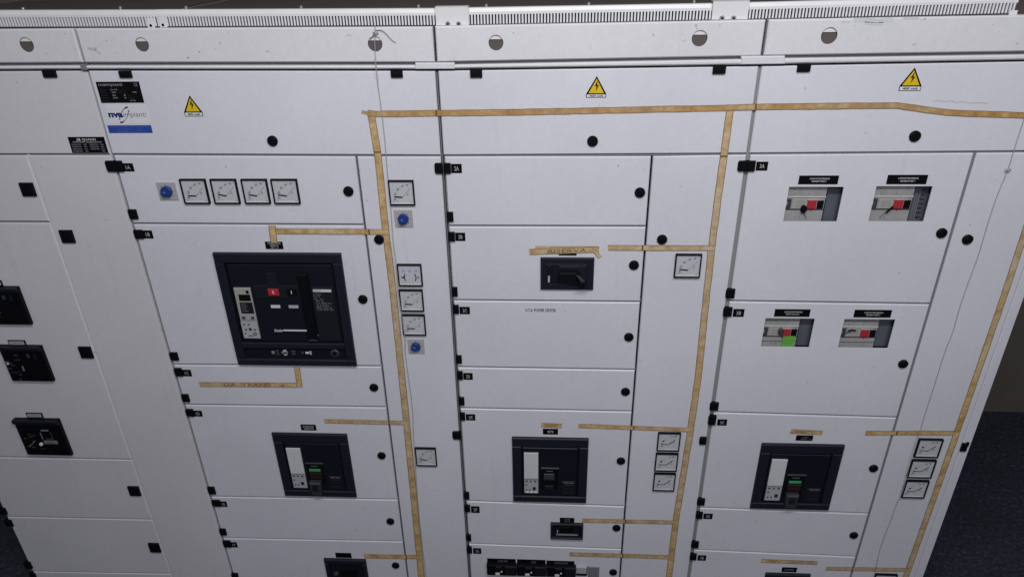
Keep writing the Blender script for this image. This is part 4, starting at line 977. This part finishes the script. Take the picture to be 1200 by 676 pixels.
# ------------------------------------------------------------------ strings
def string(pts, label, rad=.0011, knots=(), extra=()):
    root = empty('string', (P(*pts[0][:2])[0], 0, P(*pts[0][:2])[1]), label, 'string', 'strings hanging down the cabinets')
    def world(l):
        o = []
        for p in l: x, z = P(p[0], p[1], p[2] if len(p) > 2 else .003); o.append((x, -(p[2] if len(p) > 2 else .003), z))
        # smooth
        s_ = []
        for i in range(len(o)-1):
            a = Vector(o[max(0, i-1)]); b_ = Vector(o[i]); c = Vector(o[i+1]); e = Vector(o[min(len(o)-1, i+2)])
            for k in range(5):
                t = k/5; s_.append(.5*((2*b_)+(-a+c)*t+(2*a-5*b_+4*c-e)*t*t+(-a+3*b_-3*c+e)*t*t*t))
        s_.append(Vector(o[-1])); return s_
    b = MB(); b.tube(world(pts), rad, STRING)
    b.build('strand', root, True)
    for ex in extra: b = MB(); b.tube(world(ex), rad, STRING); b.build('loose_end', root, True)
    for kx, ky in knots:
        b = MB(); c = P(kx, ky, .005)
        for k in range(3): b.tube([(c[0]-.006, -.005, c[1]-.003+.003*k), (c[0], -.010, c[1]+.002*k), (c[0]+.007, -.005, c[1]-.001+.002*k)], rad*1.2, STRING)
        b.build('knot', root)
string([(439.5, 30, .004), (439.3, 42, .006), (439.6, 60, .006), (440.5, 78, .010), (443.5, 105), (447, 130), (451, 165), (452.5, 185), (454.8, 212), (458, 245), (460.5, 280), (464, 310, .011), (466, 337, .012), (470, 366, .012), (474.2, 394, .012),
        (475, 415), (479, 445), (483.5, 480), (484.3, 505), (486.8, 545), (490, 590), (494, 630), (500, 680)], 'pale string hanging beside the long vertical tape and the meters', .0010, [(440, 40)],
       [[(440, 36, .006), (447, 35.8, .008), (453, 40, .008), (458, 46, .007), (464, 50.5, .006)], [(434, 47, .002), (437, 42, .006), (440.5, 38, .007)]])
string([(1203, 132), (1199, 144), (1193, 162), (1187.8, 178.5), (1181, 200), (1167.8, 232), (1157, 265), (1146.5, 300), (1135, 331), (1124.4, 362), (1117, 388), (1106.6, 415), (1095, 452), (1083, 489), (1079, 503), (1074.5, 515, .009),
        (1066, 545, .011), (1058, 575, .010), (1050, 592), (1045, 607), (1041, 617), (1036, 630), (1031, 645), (1026.5, 665), (1023, 685)], 'grey string with a knot hanging down the rightmost cabinet', .0008, [(1181, 199.5)])

# ------------------------------------------------------------------ light
w = bpy.data.worlds.new('World'); scn.world = w; w.use_nodes = True
w.node_tree.nodes['Background'].inputs[0].default_value = (.80, .88, 1, 1); w.node_tree.nodes['Background'].inputs[1].default_value = .13
def area(name, loc, target, sx, sy, power, col):
    l = bpy.data.lights.new(name, 'AREA'); l.shape = 'RECTANGLE'; l.size = sx; l.size_y = sy; l.energy = power; l.color = col
    o = bpy.data.objects.new(name, l); C.objects.link(o); o.location = loc
    o.rotation_euler = (Vector(target)-Vector(loc)).to_track_quat('-Z', 'Y').to_euler(); return o
area('ceiling_lamp', (.15, -1.6, 3.4), (.05, -.2, 1.2), 2.0, .25, 45, (1, .985, .97))
area('ceiling_lamp', (.3, -3.2, 3.3), (.1, 0, .9), 1.2, .3, 34, (1, .98, 1))

scn.view_settings.view_transform = 'Standard'; scn.view_settings.look = 'None'; scn.view_settings.exposure = 0
scn.cycles.use_denoising = True
